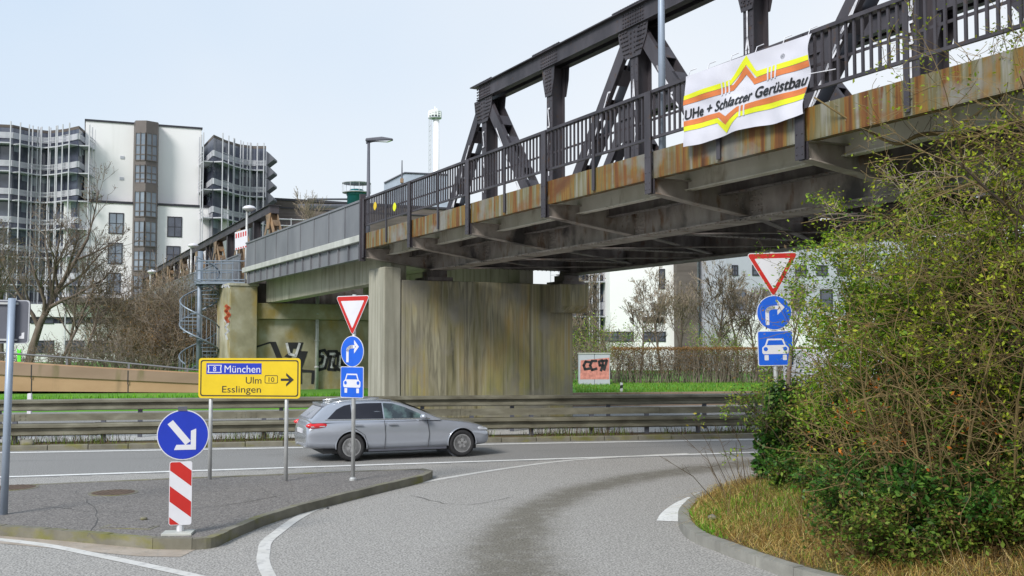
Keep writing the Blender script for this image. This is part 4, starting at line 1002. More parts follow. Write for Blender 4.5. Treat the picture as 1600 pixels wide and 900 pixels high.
for u in (0.02, .2, .4, .6, .8, .98):
    p = bmap(u, .985, 0); g.tube([p, (p[0] + .06, p[1] + .02, p[2] + .12), (p[0] + .17, p[1] - .02, p[2] + .17)], .008, 5)
p = bmap(.99, .5, 0); g.tube([p, (p[0] + .1, p[1] - .45, p[2] - .02)], .008, 5)
g.build('cord', M['chalk'], ban)
# ================================================================ LAMPS
def lamp_post(label, base, h, r0, head, group=None, m='galvgrey', rz=0):
    t = thing('street_lamp', label, 'street lamp', base, rz, group)
    g = MB(); g.tube([(0, 0, -.1), (0, 0, h * .35), (0, 0, h)], [r0, r0 * .9, r0 * .6], 10); g.build('pole', M[m], t, True)
    if head == 'arm':
        g = MB(); g.tube([(-.1, 0, h - .04), (.15, 0, h + .03), (.4, 0, h + .05)], .035, 8); g.build('arm', M[m], t, True)
        g = MB(); g.prism([(-.12, h + .02), (.9, h + .06), (.92, h + .12), (.5, h + .19), (-.1, h + .13)], -.13, .13); p = g.build('lamp_head', M['backgrey'], t, bevel=.03)
        g = MB(); g.prism([(.25, h + .025), (.85, h + .05), (.7, h - .0)], -.1, .1); g.build('lens', M['clearlamp'], p)
    else:
        g = MB(); g.lathe([(.02, -.12), (.16, -.10), (.36, .02), (.36, .06), (.26, .16), (.05, .22)], 20, (0.12, 0, h)); g.build('lamp_head', M['white'], t, True)
    return t
b = bloc(L1 + .16, nodes[6] - .12); q = 5.7
lamp_post('tall pale lamp pole fixed to the steel bridge railing beside the banner', (b[0], b[1], 6.3), 7.8, .072, 'arm', None, 'polepaint', R(100))
q = bpx(573, 305, 15.0); b = bloc(15.2, 36.5)
zt = U(577, 222, b[1]).z; b = U(575.5, 305, b[1])
lamp_post('slim lamp post with flat lamp head standing beyond the bridge railing joint', (b.x, b.y, 6.1), zt - 6.1, .085, 'arm', None, 'backgrey', R(0))
for lab, x, yt, d in (('lamp with round white head in front of the brown truss end post', 386, 327, 56), ('lamp with round white head halfway along the second truss', 299, 385, 70), ('small lamp with round white head near the far end of the second truss', 235, 425.5, 84)):
    p = U(x, yt, d); lamp_post(lab, (p.x, p.y, 6.2), p.z - 6.2, .09, 'round', 'lamps on the second bridge')
# red and white road block panel hung on the bridge
fb = Fr(376, 53.5, -12)
t = thing('barrier_board', 'white barrier board with red blocks standing on the bridge by the staircase', 'barrier', (fb.o.x, fb.o.y, 0), fb.b)
P = [fb.px(x, y) for x, y in ((367, 363), (386.5, 357.5), (386.5, 386), (367, 391))]
g = MB(); g.prism(P, 0, .05); p = g.build('board', M['white'], t)
g = MB(); A, B_, C_, D_ = [Vector(x) for x in P]
for k in range(5):
    u0, u1 = .06 + k * .19, .16 + k * .19
    for v0, v1 in ((.10, .36), (.90, .985)):
        q = [A.lerp(B_, u).lerp(D_.lerp(C_, u), v) for u, v in ((u0, v0), (u1, v0), (u1, v1), (u0, v1))]
        g.add([(x[0], -.004, x[1]) for x in q], [(0, 1, 2, 3)])
g.build('red_blocks', M['red'], p)
g = MB()
for x in (369, 385):
    a, c_ = fb.px(x, 388), fb.px(x, 402); g.box(a[0] - .03, a[0] + .03, .051, .09, c_[1], a[1])
g.build('stand', M['galvgrey'], t)
# yellow stickers on railing
for lab, x, y in (('round ochre sticker on the railing near the joint post', 586, 322), ('round bright yellow sticker on the bridge railing', 616.5, 323.5)):
    s_, z_ = bpx(x, y, L1 - .03); b = bloc(L1 - .03, s_)
    t = thing('railing_reflector', lab, 'reflector', (b[0], b[1], z_ - .18), TH)
    g = MB(); g.lathe([(.12, -.012), (.135, 0), (.12, .012)], 20, (0, 0, .18), 'y'); g.v = [(y, x, z) for x, y, z in g.v]; g.build('disc', M['banyellow' if '616' in str(x) else 'yellow'], t)
# graffiti covered switch box and hedge side things
fx_ = Fr(928, 57.5, 4)
t = thing('switch_cabinet', 'pale street cabinet sprayed with black and pink graffiti in front of the hedge', 'cabinet', (fx_.o.x, fx_.o.y, .5), fx_.b)
a, c_ = fx_.px(905, 600), fx_.px(953, 553); X0, X1, Z1 = a[0], c_[0], c_[1] - .5; xm = (X0 + X1) / 2
g = MB(); g.box(X0, xm - .01, 0, .45, -.05, Z1); g.box(xm + .01, X1, 0, .45, -.05, Z1); p = g.build('cabinet_body', M['greyrender'], t, bevel=.015)
g = MB(); g.box(X0 - .03, X1 + .03, -.04, .49, Z1 + .002, Z1 + .06); g.build('cabinet_lid', M['lightsteel'], t)
g = MB(); g.add([(X0 + .05, -.003, .35), (X1 - .05, -.003, .35), (X1 - .03, -.003, Z1 - .2), (X0 + .08, -.003, Z1 - .35)], [(0, 1, 2, 3)]); g.build('pink_graffiti', plain('pink_spray_paint', (.52, .20, .17), .7, 0, .35, 5), t)
g = MB(); cab = lambda x, y: (fx_.px(x, y)[0], fx_.px(x, y)[1] - .5)
for pts in ([(922, 566), (915, 565), (912, 571), (914, 577), (921, 576)], [(932, 564), (925, 564), (922, 571), (925, 578), (932, 576)], [(942, 571), (937, 571), (936, 565), (941, 563), (942, 571), (939, 579)], [(942, 564), (948, 563), (944, 578)]): g.ribbon([cab(*q) for q in pts], .14, -.008)
g.build('black_graffiti', M['ink'], t)
# ================================================================ THE CAR (local x = forward, y = left)
def build_car():
    wz = .335
    pc = (G(549, 719) + G(724, 715.5)) / 2
    t = thing('estate_car', 'silver blue estate car with tinted windows and red tail lamp driving along the lane', 'car', (pc.x, pc.y, 0), R(22))
    t.scale = (.975, .975, .975)
    off = Vector((0, .80, 0)); o = Matrix.Rotation(R(22), 4, 'Z') @ off; t.location = (pc.x + o.x - .12, pc.y + o.y - .03, .010)
    st = [(-2.38, .40, .64, .64, .72), (-2.36, .33, .86, .72, .80), (-2.25, .30, .985, .79, .855), (-1.9, .28, 1.0, .85, .90), (-1.42, .26, .985, .875, .918), (-.8, .22, .975, .875, .915), (0, .21, .965, .872, .912), (.7, .215, .958, .868, .91), (1.05, .22, .935, .85, .908), (1.42, .24, .895, .83, .908), (1.85, .25, .835, .78, .89), (2.12, .25, .765, .72, .84), (2.28, .28, .68, .62, .74), (2.35, .36, .57, .50, .60)]
    g = MB(); rings = []
    for x, zb, zt, ht, hw in st:
        m = zb + (zt - zb) * .5
        half = [(0.0, zb), (hw * .80, zb), (hw * .955, zb + .06), (hw * .985, zb + (zt - zb) * .30), (hw, m), (hw * .995, zb + (zt - zb) * .74), (ht * .995, zt - .045), (ht * .94, zt - .005), (ht * .5, zt + .012), (0.0, zt + .02)]
        ring = [(x, -y, z) for y, z in half] + [(x, y, z) for y, z in half[-2:0:-1]]
        rings.append(ring)
    n = len(rings[0]); g.v = [p for r in rings for p in r]
    g.f = [(i * n + k, (i + 1) * n + k, (i + 1) * n + (k + 1) % n, i * n + (k + 1) % n) for i in range(len(rings) - 1) for k in range(n)]
    g.f += [tuple(range(n)), tuple(range(len(rings) * n - 1, (len(rings) - 1) * n - 1, -1))]
    body = g.build('body', M['car'], t, True)
    m = body.modifiers.new('s', 'SUBSURF'); m.levels = m.render_levels = 3
    me = bpy.data.meshes.new_from_object(body.evaluated_get(bpy.context.evaluated_depsgraph_get()))
    body.modifiers.clear(); old = body.data; body.data = me; bpy.data.meshes.remove(old)
    bm = bmesh.new(); bm.from_mesh(me); RA = .375
    for wx in (-1.30, 1.52):
        kill = [f for f in bm.faces if abs(f.calc_center_median().y) > .60 and math.hypot(f.calc_center_median().x - wx, f.calc_center_median().z - .345) < RA]
        bmesh.ops.delete(bm, geom=kill, context='FACES')
        for v in bm.verts:
            if any(e.is_boundary for e in v.link_edges) and abs(v.co.y) > .60:
                dx, dz = v.co.x - wx, v.co.z - .345; q = math.hypot(dx, dz)
                if q < RA + .12: v.co.x, v.co.z = wx + dx / q * RA, .345 + dz / q * RA
    bm.to_mesh(me); bm.free()
    for p in me.polygons: p.material_index = 0; p.use_smooth = True
    for sy in (-1, 1):
        for wx in (-1.30, 1.52):
            g = MB(); pts = [(wx + (RA + .004) * math.cos(t_), sy * (.912 if -.1 < t_ < 3.3 else .9) * (1 - .035 * max(0, -math.cos(t_) if wx < 0 else math.cos(t_))), .345 + (RA + .004) * math.sin(t_)) for t_ in np.linspace(-.15, math.pi + .15, 26)]
            g.tube(pts, .014, 6); g.build('arch_lip', M['car'], t, True)
    # roof and pillars
    def ys(z): return .855 - .50 * (z - .955) - .15 * max(0, z - 1.22)
    gs = [(-2.27, .99, 0), (-2.14, 1.11, 0), (-1.97, 1.26, 0), (-1.82, 1.345, 0), (-1.5, 1.40, 0), (-1.1, 1.428, 0), (-.65, 1.432, 0), (-.3, 1.415, 0), (.0, 1.355, 0), (.36, 1.225, 0), (.70, 1.08, 0), (.95, .968, 0)]
    g = MB(); rings = []
    for x, zr, _ in gs:
        ze = max(.957, zr - .035); half = [(ys(.93), .93), (ys((.94 + ze) / 2), (.94 + ze) / 2), (ys(ze), ze), (ys(ze) - .055, zr - .004), (ys(ze) * .5, zr + .014), (0, zr + .02)]
        rings.append([(x, -y, z) for y, z in half] + [(x, y, z) for y, z in half[-2::-1]])
    n = len(rings[0]); g.v = [p for r in rings for p in r]
    g.f = [(i * n + k, (i + 1) * n + k, (i + 1) * n + k + 1, i * n + k + 1) for i in range(len(rings) - 1) for k in range(n - 1)] + [tuple(range(n))]
    cab = g.build('roof', M['car'], t, True); cab.data.set_sharp_from_angle(angle=R(50))
    # side glass
    for sy in (-1, 1):
        def panes(name, pts, m):
            g = MB(); g.add([(x, sy * (ys(z) + .010), z) for x, z in pts] + [(x, sy * (ys(z) - .002), z) for x, z in pts], [tuple(range(len(pts)))] + [(i, (i + 1) % len(pts), len(pts) + (i + 1) % len(pts), len(pts) + i) for i in range(len(pts))])
            return g.build(name, m, t)
        panes('side_window', [(-1.88, 1.02), (-1.28, 1.012), (-1.28, 1.352), (-1.44, 1.325), (-1.64, 1.235)], M['carglass'])
        panes('side_window', [(-1.26, 1.012), (-.50, 1.003), (-.50, 1.370), (-.9, 1.372), (-1.26, 1.354)], M['carglass'])
        panes('side_window', [(-.47, 1.003), (.62, .995), (.38, 1.12), (.06, 1.262), (-.22, 1.350), (-.47, 1.370)], M['greencarglass'])
        g = MB(); tr = [(-1.94, 1.0), (-1.2, .99), (-.2, .98), (.68, .974)]
        for a, b in zip(tr, tr[1:]): g.beam((a[0], sy * (ys(a[1]) + .008), a[1]), (b[0], sy * (ys(b[1]) + .008), b[1]), .014, .018)
        g.build('window_trim', M['chrome'], t)
        g = MB()
        for x in (-1.14, -.28): g.prism(rrect(x - .11, x + .11, .845, .875, .013), sy * .905, sy * .94)
        g.build('door_handle', M['car'], t)
        g = MB()
        for pts in ([(-1.28, .97), (-1.25, .80), (-.98, .62), (-.88, .30)], [(-.49, .96), (-.46, .6), (-.48, .27)], [(.60, .95), (.66, .6), (.62, .28)]):
            for a, b in zip(pts, pts[1:]): g.beam((a[0], sy * .913, a[1]), (b[0], sy * .913, b[1]), .012, .01)
        g.build('door_gap', M['dark'], t)
        g = MB(); g.beam((-.88, sy * .895, .245), (1.10, sy * .893, .245), .03, .05); g.build('side_skirt', M['backgrey'], t)
        g = MB(); g.tube([(-1.70, sy * .575, 1.40), (-1.3, sy * .59, 1.442), (-.7, sy * .595, 1.458), (-.25, sy * .58, 1.43)], .018, 6); g.build('roof_rail', M['chrome'], t, True)
        # lamps
        bm = bmesh.new(); bmesh.ops.create_uvsphere(bm, u_segments=20, v_segments=12, radius=1)
        for v in bm.verts: v.co = Vector((-2.09 + v.co.x * .30, sy * (.79 + v.co.y * .100), .865 + v.co.z * .085 - v.co.x * .0))
        me = bpy.data.meshes.new('tail_lamp'); bm.to_mesh(me); bm.free(); p = link('tail_lamp', me, M['redlamp'], t, True)
        g = MB(); g.beam((-2.28, sy * .868, .845), (-1.95, sy * .889, .855), .012, .02); g.build('lamp_strip', M['clearlamp'], p)
        bm = bmesh.new(); bmesh.ops.create_uvsphere(bm, u_segments=20, v_segments=12, radius=1)
        for v in bm.verts: v.co = Vector((2.12 + v.co.x * .20, sy * (.66 + v.co.y * .15 - v.co.x * .08), .665 + v.co.z * .065 - v.co.x * .03))
        me = bpy.data.meshes.new('headlight'); bm.to_mesh(me); bm.free(); link('headlight', me, M['clearlamp'], t, True)
        bm = bmesh.new(); bmesh.ops.create_uvsphere(bm, u_segments=14, v_segments=10, radius=1)
        for v in bm.verts: v.co = Vector((.50 + v.co.x * (.07 if v.co.x > 0 else .11), sy * (.97 + v.co.y * .11), 1.03 + v.co.z * .075))
        me = bpy.data.meshes.new('mirror'); bm.to_mesh(me); bm.free(); link('mirror', me, M['car'], t, True)
        for wx in (-1.30, 1.52):
            g = MB(); g.lathe([(.0, -.05), (.215, -.05), (.23, -.10), (.30, -.108), (.328, -.085), (.335, -.04), (.335, .04), (.328, .085), (.30, .108), (.23, .10), (.215, .05), (.0, .05)], 36, (wx, sy * .80, wz), 'y'); ty = g.build('wheel', M['rubber'], t, True)
            g = MB(); yo = sy * .80 + sy * .075
            g.lathe([(.228, -.02), (.228, .02), (.205, .018), (.205, -.02)], 32, (wx, yo, wz), 'y')
            for k in range(5):
                for dd in (-.16, .16):
                    a = 2 * math.pi * k / 5 + .3 * (1 if wx > 0 else -1); a1 = a + dd
                    g.beam((wx + .03 * math.cos(a), yo + sy * .01, wz + .03 * math.sin(a)), (wx + .21 * math.cos(a1), yo - sy * .0, wz + .21 * math.sin(a1)), .05, .03, (0, 1, 0))
            g.lathe([(.05, -.015), (.05, .02), (.0, .025)], 16, (wx, yo, wz), 'y')
            g.build('rim', M['alloy'], ty)
            g = MB(); g.lathe([(.215, -.005), (.215, .005)], 28, (wx, yo - sy * .06, wz), 'y'); g.build('brake_disc', M['dark'], ty)
    # glass fore and aft, number plate, exhaust, spoiler
    g = MB()
    for yy0, yy1 in ((0, 1),):
        P = [(-2.235, -.66, 1.02), (-2.235, .66, 1.02), (-1.95, .56, 1.275), (-1.95, -.56, 1.275)]; g.add([(x - .012, y, z + .012) for x, y, z in P], [(0, 1, 2, 3)])
    g.build('rear_window', plain('painted_reflection_rear_glass', (.30, .31, .36), .1, 0, .1, 2, .9), t)  # reflection put into the pale base colour of the rear glass
    g = MB(); P = [(.90, -.72, .992), (.90, .72, .992), (.02, .58, 1.345), (.02, -.58, 1.345)]; g.add([(x + .03, y, z + .035) for x, y, z in P], [(0, 1, 2, 3)]); g.build('windscreen', M['carglass'], t)
    g = MB(); g.slab([(-1.97, -.53), (-1.70, -.55), (-1.70, .55), (-1.97, .53)], 1.30, 1.372); g.build('spoiler', M['car'], t, bevel=.012)
    g = MB(); g.box(-2.395, -2.355, -.26, .26, .66, .77); g.build('number_plate', M['white'], t)
    g = MB(); g.box(-2.35, -2.2, -.52, .52, .335, .44); g.build('rear_diffuser', M['dark'], t, bevel=.02)
    for sy in (-1, 1): g = MB(); g.prism(rrect(-.09, .09, -.03, .03, .02), 0, .12); g.v = [(-2.38 + y, sy * .52 + x, .35 + z) for x, y, z in g.v]; g.build('exhaust_tip', M['chrome'], t)
    g = MB(); g.box(-1.95, 1.95, -.72, .72, .18, .30); g.build('underbody', M['dark'], t)
    for wx in (-1.30, 1.52): g = MB(); g.box(wx - .41, wx + .41, -.66, .66, .2, .75); g.build('wheel_housing', M['dark'], t)
    return t
build_car()
# ================================================================ BUILDINGS
def wnd(fr, parent, x0, x1, y0, y1, kind, off=0, name='window', base=0.0, split=2):
    """window given by picture corners on facade frame fr: dark frame, pane, mullions"""
    a, b = fr.px(x0, y0, off), fr.px(x1, y1, off); xa, xb = min(a[0], b[0]), max(a[0], b[0]); za, zb = min(a[1], b[1]) - base, max(a[1], b[1]) - base
    return wnd_m(parent, xa, xb, za, zb, off, kind, name, split)
def wnd_m(parent, xa, xb, za, zb, off, kind, name='window', split=2, fm='frame'):
    g = MB(); f = .10; y = off
    for q in ((xa, xb, za, za + f), (xa, xb, zb - f, zb), (xa, xa + f, za + f, zb - f), (xb - f, xb, za + f, zb - f)): g.box(q[0], q[1], y - .06, y - .003, q[2], q[3])
    if split == 2: xm = (xa + xb) / 2; g.box(xm - .04, xm + .04, y - .055, y - .004, za + f, zb - f)
    if split: zm = za + (zb - za) * .5; g.box(xa + f, xb - f, y - .05, y - .0045, zm - .03, zm + .03)
    p = g.build(name, M[fm], parent)
    g = MB(); g.add([(xa + f * .5, y - .02, za + f * .5), (xb - f * .5, y - .02, za + f * .5), (xb - f * .5, y - .02, zb - f * .5), (xa + f * .5, y - .02, zb - f * .5)], [(0, 1, 2, 3)]); g.build('pane', M[kind], p)
    if kind == 'glass' and rnd.random() < .6:
        z2 = za + (zb - za) * rnd.uniform(.5, .8); g = MB(); g.add([(xa + f, y - .024, za + f), (xb - f, y - .024, za + f), (xb - f, y - .024, z2 - (zb - za) * .3), (xa + f, y - .024, z2 - (zb - za) * .3)], [(0, 1, 2, 3)]); g.build('blind', M['blind'], p)
    return p
fo = Fr(226, 112, 22)
ob = thing('office_tower', 'white rendered office block with a central brown glazed bay and dark roof edges', 'building', (fo.o.x, fo.o.y, 0), fo.b)
def fbox(mb, x0, x1, ytop, z0, d0, d1, fr=fo, ytop2=None):
    a = fr.px(x0, ytop, d0); b = fr.px(x1, ytop if ytop2 is None else ytop2, d0); mb.box(a[0], b[0], d0, d1, z0, (a[1] + b[1]) / 2); return a[0], b[0], (a[1] + b[1]) / 2
g = MB(); LX0, LX1, LZ = fbox(g, 100, 358, 313.5, .3, 0, 16, fo, 327); g.build('lower_block', M['render'], ob)
g = MB(); UX0, UX1, UZ = fbox(g, 134, 315, 188.5, LZ - .02, 1.2, 15, fo, 202.5); g.build('upper_block', M['render'], ob)
g = MB(); g.box(UX0 - .1, UX1 + .1, 1.1, 15.1, UZ + .003, UZ + .2); g.box(LX0 - .1, LX1 + .1, -.1, 1.19, LZ + .003, LZ + .25); g.build('roof_edge', M['frame'], ob)
# bay
bxa, bxb = fo.px(208, 300)[0], fo.px(247, 300)[0]; bxm = (bxa + bxb) / 2
zs = [fo.px(226, y)[1] for y in (560, 466, 420, 408, 359, 345, 300)]; ZT = fo.px(226, 192)[1] + .1; ZM = fo.px(226, 289)[1]
bay = MB(); 
outl = [(bxa, 0), (bxa + .1, -.9), (bxm - .1, -1.35), (bxb - .15, -.75), (bxb, 0)]
bay.slab(outl + [(bxb, 1.19), (bxa, 1.19)], .3, ZM); bay.slab([(x + .0, y + .45) for x, y in outl] + [(bxb, 1.7), (bxa, 1.7)], ZM + .003, ZT); bp_ = bay.build('bay', M['brownpanel'], ob)
def bay_windows(rows, yo):
    for y0, y1 in rows:
        z1, z0 = fo.px(226, y0)[1], fo.px(226, y1)[1]
        for (xa, ya), (xb, yb) in ((outl[1], outl[2]), (outl[2], outl[3])):
            for k in range(2):
                p = Vector((xa, ya)).lerp(Vector((xb, yb)), .06 + k * .46); q = Vector((xa, ya)).lerp(Vector((xb, yb)), .48 + k * .46); d = (q - p).normalized(); n_ = Vector((d.y, -d.x)) * .03
                g = MB(); P = [p, q]; g.add([(p.x + n_.x, p.y + n_.y + yo, z0), (q.x + n_.x, q.y + n_.y + yo, z0), (q.x + n_.x, q.y + n_.y + yo, z1), (p.x + n_.x, p.y + n_.y + yo, z1)], [(0, 1, 2, 3)]); w_ = g.build('window', M['glass'], ob)
                g = MB(); n2_ = n_ * 2
                for zz in (z0 + .05, z0 + (z1 - z0) * .22, z0 + (z1 - z0) * .55, z1 - .05): g.beam((p.x + n2_.x, p.y + n2_.y + yo, zz), (q.x + n2_.x, q.y + n2_.y + yo, zz), .05, .10)
                for P_ in (p, q): g.beam((P_.x + n2_.x, P_.y + n2_.y + yo, z0), (P_.x + n2_.x, P_.y + n2_.y + yo, z1), .10, .05)
                g.build('sash', M['brownpanel'], w_)
bay_windows([(209, 253), (259, 288)], .45); bay_windows([(301, 341), (347, 387), (393, 425), (431, 470)], 0)
for x0, x1, y0, y1, k in ((170, 193, 332, 366, 'glass'), (168.5, 191, 379, 413, 'glass'), (166.5, 188, 426, 460, 'glass'), (261.5, 284, 338, 371, 'darkglass'), (260, 281.5, 384, 412, 'darkglass')): wnd(fo, ob, x0, x1, y0, y1, k)
for x, y in ((191, 246), (190, 279)):
    a = fo.px(x, y, 1.2); g = MB(); g.box(a[0] - .2, a[0] + .2, 1.14, 1.19, a[1] - .15, a[1] + .15); g.build('vent_grille', M['greyrender'], ob)
a = fo.px(138, 300, -.2); g = MB(); g.box(a[0] - .5, a[0] + .55, .3, 1.1, LZ + .41, a[1]); g.box(a[0] - .8, a[0] + .75, .2, 1.2, a[1] + .003, a[1] + .22); g.tube([(a[0] + .6, .6, LZ + .6), (a[0] + 1.3, .6, LZ + .9)], .2, 8); g.build('roof_ventilator', M['lightsteel'], ob)
# low plinth in front
for x0, x1, yt, yb, d, m in ((96, 190, 464, 474, -3, 'brownwall'), (40, 190, 475, 496, -1.5, 'render')):
    a = fo.px(x0, yt, d); b = fo.px(x1, yb, d); g = MB(); g.box(a[0], b[0], d, -.01 + (0 if d == -3 else -.02), b[1], a[1]); g.build('canopy' if d == -3 else 'parapet', M[m], ob)
a = fo.px(-140, 496, -1.2); b = fo.px(355, 560, -1.2); g = MB(); g.box(a[0], b[0], -1.2, -.05, .3, a[1] - .5); g.build('ground_storey', M['render'], ob)
for x0, x1 in ((48, 84), (100, 132), (140, 176), (190, 230)):
    wnd(fo, ob, x0, x1, 490, 506, 'darkglass', -1.2); wnd(fo, ob, x0, x1, 532, 552, 'darkglass', -1.2)
# curved glazed wings
def wing(label, pts, floors, zlow, ztop, deep, mat_band='whiteframe', group=None):
    """pts: plan polyline (world), floors: heights of the pale bands"""
    o = Vector((pts[0][0], pts[0][1], 0)); t = thing('glazed_wing', label, 'building', o, 0, group)
    P = [Vector((p[0], p[1], 0)) - o for p in pts]
    mb = MB(); base = [(p.x, p.y) for p in P]; bk = [(P[-1].x + deep[0], P[-1].y + deep[1]), (P[0].x + deep[0], P[0].y + deep[1])]
    mb.slab(base + bk, zlow, ztop - .02); mb.build('core', M['darkglass'], t)
    mb = MB(); mb.slab(base + bk, ztop, ztop + .3); mb.build('roof', M['brownwall'], t)
    nwin = [0]; rest = MB()
    for fz in floors:
        band = MB(); rail = MB(); blinds = MB(); slab = MB()
        for a, b in zip(P, P[1:]):
            d = (b - a); L = d.length; d.normalize(); nrm = Vector((d.y, -d.x, 0))
            q0, q1 = a + nrm * .05, b + nrm * .05
            band.beam(q0 + Vector((0, 0, fz)), q1 + Vector((0, 0, fz)), .1, .62)
            slab.beam(a + nrm * .55 + Vector((0, 0, fz - .95 + .0)), b + nrm * .55 + Vector((0, 0, fz - .95)), 1.0, .12)
            for h_ in (-1.9, -1.55, -1.2): pass
            for h_ in (-2.15, -1.8): rail.beam(a + nrm * 1.05 + Vector((0, 0, fz + h_ + 1.85)), b + nrm * 1.05 + Vector((0, 0, fz + h_ + 1.85)), .05, .05)
            nm = max(2, int(L / 1.15))
            for k in range(nm):
                if rnd.random() < .55:
                    u0, u1 = a + d * (L * k / nm + .12) + nrm * .03, a + d * (L * (k + 1) / nm - .12) + nrm * .03; h0 = fz - 2.0 + rnd.choice((0, .35)); h1 = fz - .95
                    q4 = [(u0.x, u0.y, h0), (u1.x, u1.y, h0), (u1.x, u1.y, h1), (u0.x, u0.y, h1)]; nwin[0] += 1
                    if nwin[0] <= 96: wq = MB(); wq.add(q4, [(0, 1, 2, 3)]); wq.build('window', M['glass'], t)
                    else: rest.add(q4, [(0, 1, 2, 3)])
        band.build('pale_band', M[mat_band], t); slab.build('walkway', M['whiteframe'], t); rail.build('walkway_rail', M['whiteframe'], t)
    if rest.v: tag(rest.build('window', M['glass'], t), kind='stuff')
    fr_ = MB()
    for a, b in zip(P, P[1:]):
        d = (b - a); L = d.length; d.normalize(); nrm = Vector((d.y, -d.x, 0)); nm = max(2, round(L / 1.3))
        for k in range(nm + 1):
            p = a + d * (L * k / nm) + nrm * 1.05; fr_.box(p.x - .05, p.x + .05, p.y - .05, p.y + .05, zlow + 1, ztop + .45)
    fr_.build('sunshade_frame', M['whiteframe'], t)
    return t
def gp(x, d): p = U(x, 538, d); return (p.x, d)
zb_ = lambda y, d: zat(y, d)
w1 = wing('dark glazed office wing with white bands and thin white frames, cut by the photo edge', [gp(-150, 104), gp(-60, 107), gp(12, 108), gp(40, 110), gp(68, 111), gp(95, 110), gp(116, 108.5), gp(134, 113.5)], [zb_(215 + 43.5 * k, 110) for k in range(7)], .4, zb_(203, 110), (4, 14), group='glazed office wings')
w2 = wing('dark glazed office wing with stepped balconies, right of the white block', [gp(316, 117.5), gp(329, 112.5), gp(348, 115.5), gp(370, 118), gp(392, 119), gp(412, 119)], [zb_(246 + 43 * k, 116) for k in range(3)], .4, zb_(222, 116), (-6, 13), group='glazed office wings')
for k in range(4):
    p = gp(412, 118.6); zz = zb_(240 + 43 * (k // 2) + (22 if k % 2 else 0), 116)
    g = MB(); g.prism([(0, zz + .9), (.85, zz + .1), (.85, zz - .1), (0, zz - .75)], -.9, .9); g.v = [(x + p[0] - w2.location.x + .05, y + p[1] - w2.location.y + .8, z) for x, y, z in g.v]; g.build('balcony_end', M['backgrey'], w2)
# brown hall behind the bridge
f3 = Fr(405, 122, 8)
t = thing('brown_hall', 'long dark brown flat roofed building beyond the bridge with a pale rail in front', 'building', (f3.o.x, f3.o.y, 0), f3.b)
a, b = f3.px(403, 311), f3.px(760, 331); g = MB(); g.prism([(a[0], .3), (b[0], .3), (b[0], b[1]), (a[0], a[1])], 0, 14); g.build('wall', M['brownwall'], t)
g = MB(); g.prism([(a[0] - .1, a[1] + .003), (b[0], b[1] + .003), (b[0], b[1] + .25), (a[0] - .1, a[1] + .25)], -.15, 14.1); g.build('roof', M['frame'], t)
a, b = f3.px(408, 322), f3.px(760, 341); g = MB(); g.prism([(a[0], a[1] - .0), (b[0], b[1]), (b[0], b[1] - .12), (a[0], a[1] - .12)], -.12, -.002); g.build('trim_strip', M['frame'], t)
g = MB()
for y in (341, 351): a, b = f3.px(405, y, -3), f3.px(560, y + 6, -3); g.tube([(a[0], -3, a[1]), (b[0], -3, b[1])], .07, 5)
for x in (405, 430, 455, 480, 505, 530): a, b = f3.px(x, 341, -3), f3.px(x, 372, -3); g.tube([(a[0], -3, a[1]), (a[0], -3, b[1])], .06, 5)
g.build('roof_railing', M['whiteframe'], t)
a, b = f3.px(404, 362, -2), f3.px(560, 360, -2); g = MB(); g.box(a[0], b[0], -2.4, -.01, a[1] - .5, a[1] + .2); g.build('pale_ledge', M['render'], t)
# cooling tank, plant box, far tower
p = U(557, 310, 118); t = thing('cooling_tank', 'round teal cooling tank with a railing on the brown roof', 'tank', (p.x, p.y, p.z - 1.5))
g = MB(); g.lathe([(1.05, 0), (1.05, 1.8), (1.12, 1.82), (1.12, 2.05), (.7, 2.5), (.1, 2.6)], 24); g.build('tank', M['teal'], t, True)
g = MB()
for k in range(10): an = k * .63; g.tube([(1.6 * math.cos(an), 1.6 * math.sin(an), 2.2), (1.6 * math.cos(an), 1.6 * math.sin(an), 3.2)], .03, 4)
g.lathe([(1.6, 3.15), (1.63, 3.2), (1.6, 3.25)], 20); g.lathe([(.0, 2.1), (1.6, 2.1), (1.6, 2.18)], 20); g.build('guard_rail', M['whiteframe'], t)
g = MB(); g.tube([(-6.5, 0, .6), (-1, 0, .6)], .25, 6); g.tube([(-5.5, 0, 1.4), (-.9, 0, 1.4)], .12, 6); g.build('pipe', M['backgrey'], t)
f4 = Fr(600, 150, 6); t = thing('plant_house', 'pale blue grey roof plant room showing above the bridge railing', 'building', (f4.o.x, f4.o.y, 0), f4.b)
a, b, c_ = f4.px(600, 287), f4.px(632, 271), f4.px(700, 274); g = MB(); g.prism([(a[0], .3), (c_[0], .3), (c_[0], c_[1]), (b[0], b[1]), (a[0], a[1])], 0, 12); g.build('wall', plain('blue_grey_glazing', (.36, .42, .50), .3, 0, .15, .6), t)
g = MB(); g.tube([(a[0], -.1, a[1] + .1), (b[0], -.1, b[1] + .1), (c_[0], -.1, c_[1] + .1)], .12, 5); g.build('roof_edge', M['backgrey'], t)
p = U(628, 283, 60); t = thing('aerial_mast', 'thin bare mast rising above the bridge railing', 'mast', (p.x, p.y, p.z - 2)); g = MB(); g.tube([(0, 0, 0), (0, 0, 2), (0, 0, 3.2)], [.06, .05, .03], 6); g.build('pole', M['backgrey'], t); g = MB(); g.box(-.09, .09, -.09, .09, 1.9, 2.15); g.build('clamp', M['rusty'], t)
DT = 260; p = U(679, 300, DT); zt = U(679, 186, DT).z; kk = DT / FPX
t = thing('light_tower', 'slender white tower with a ladder and railed platform, far beyond the bridge', 'tower', (p.x, p.y, 0))
g = MB(); g.lathe([(5.2 * kk, 0), (4.8 * kk, zt)], 24, (2.2 * kk, 0, 0)); g.build('shaft', M['tower'], t, True)
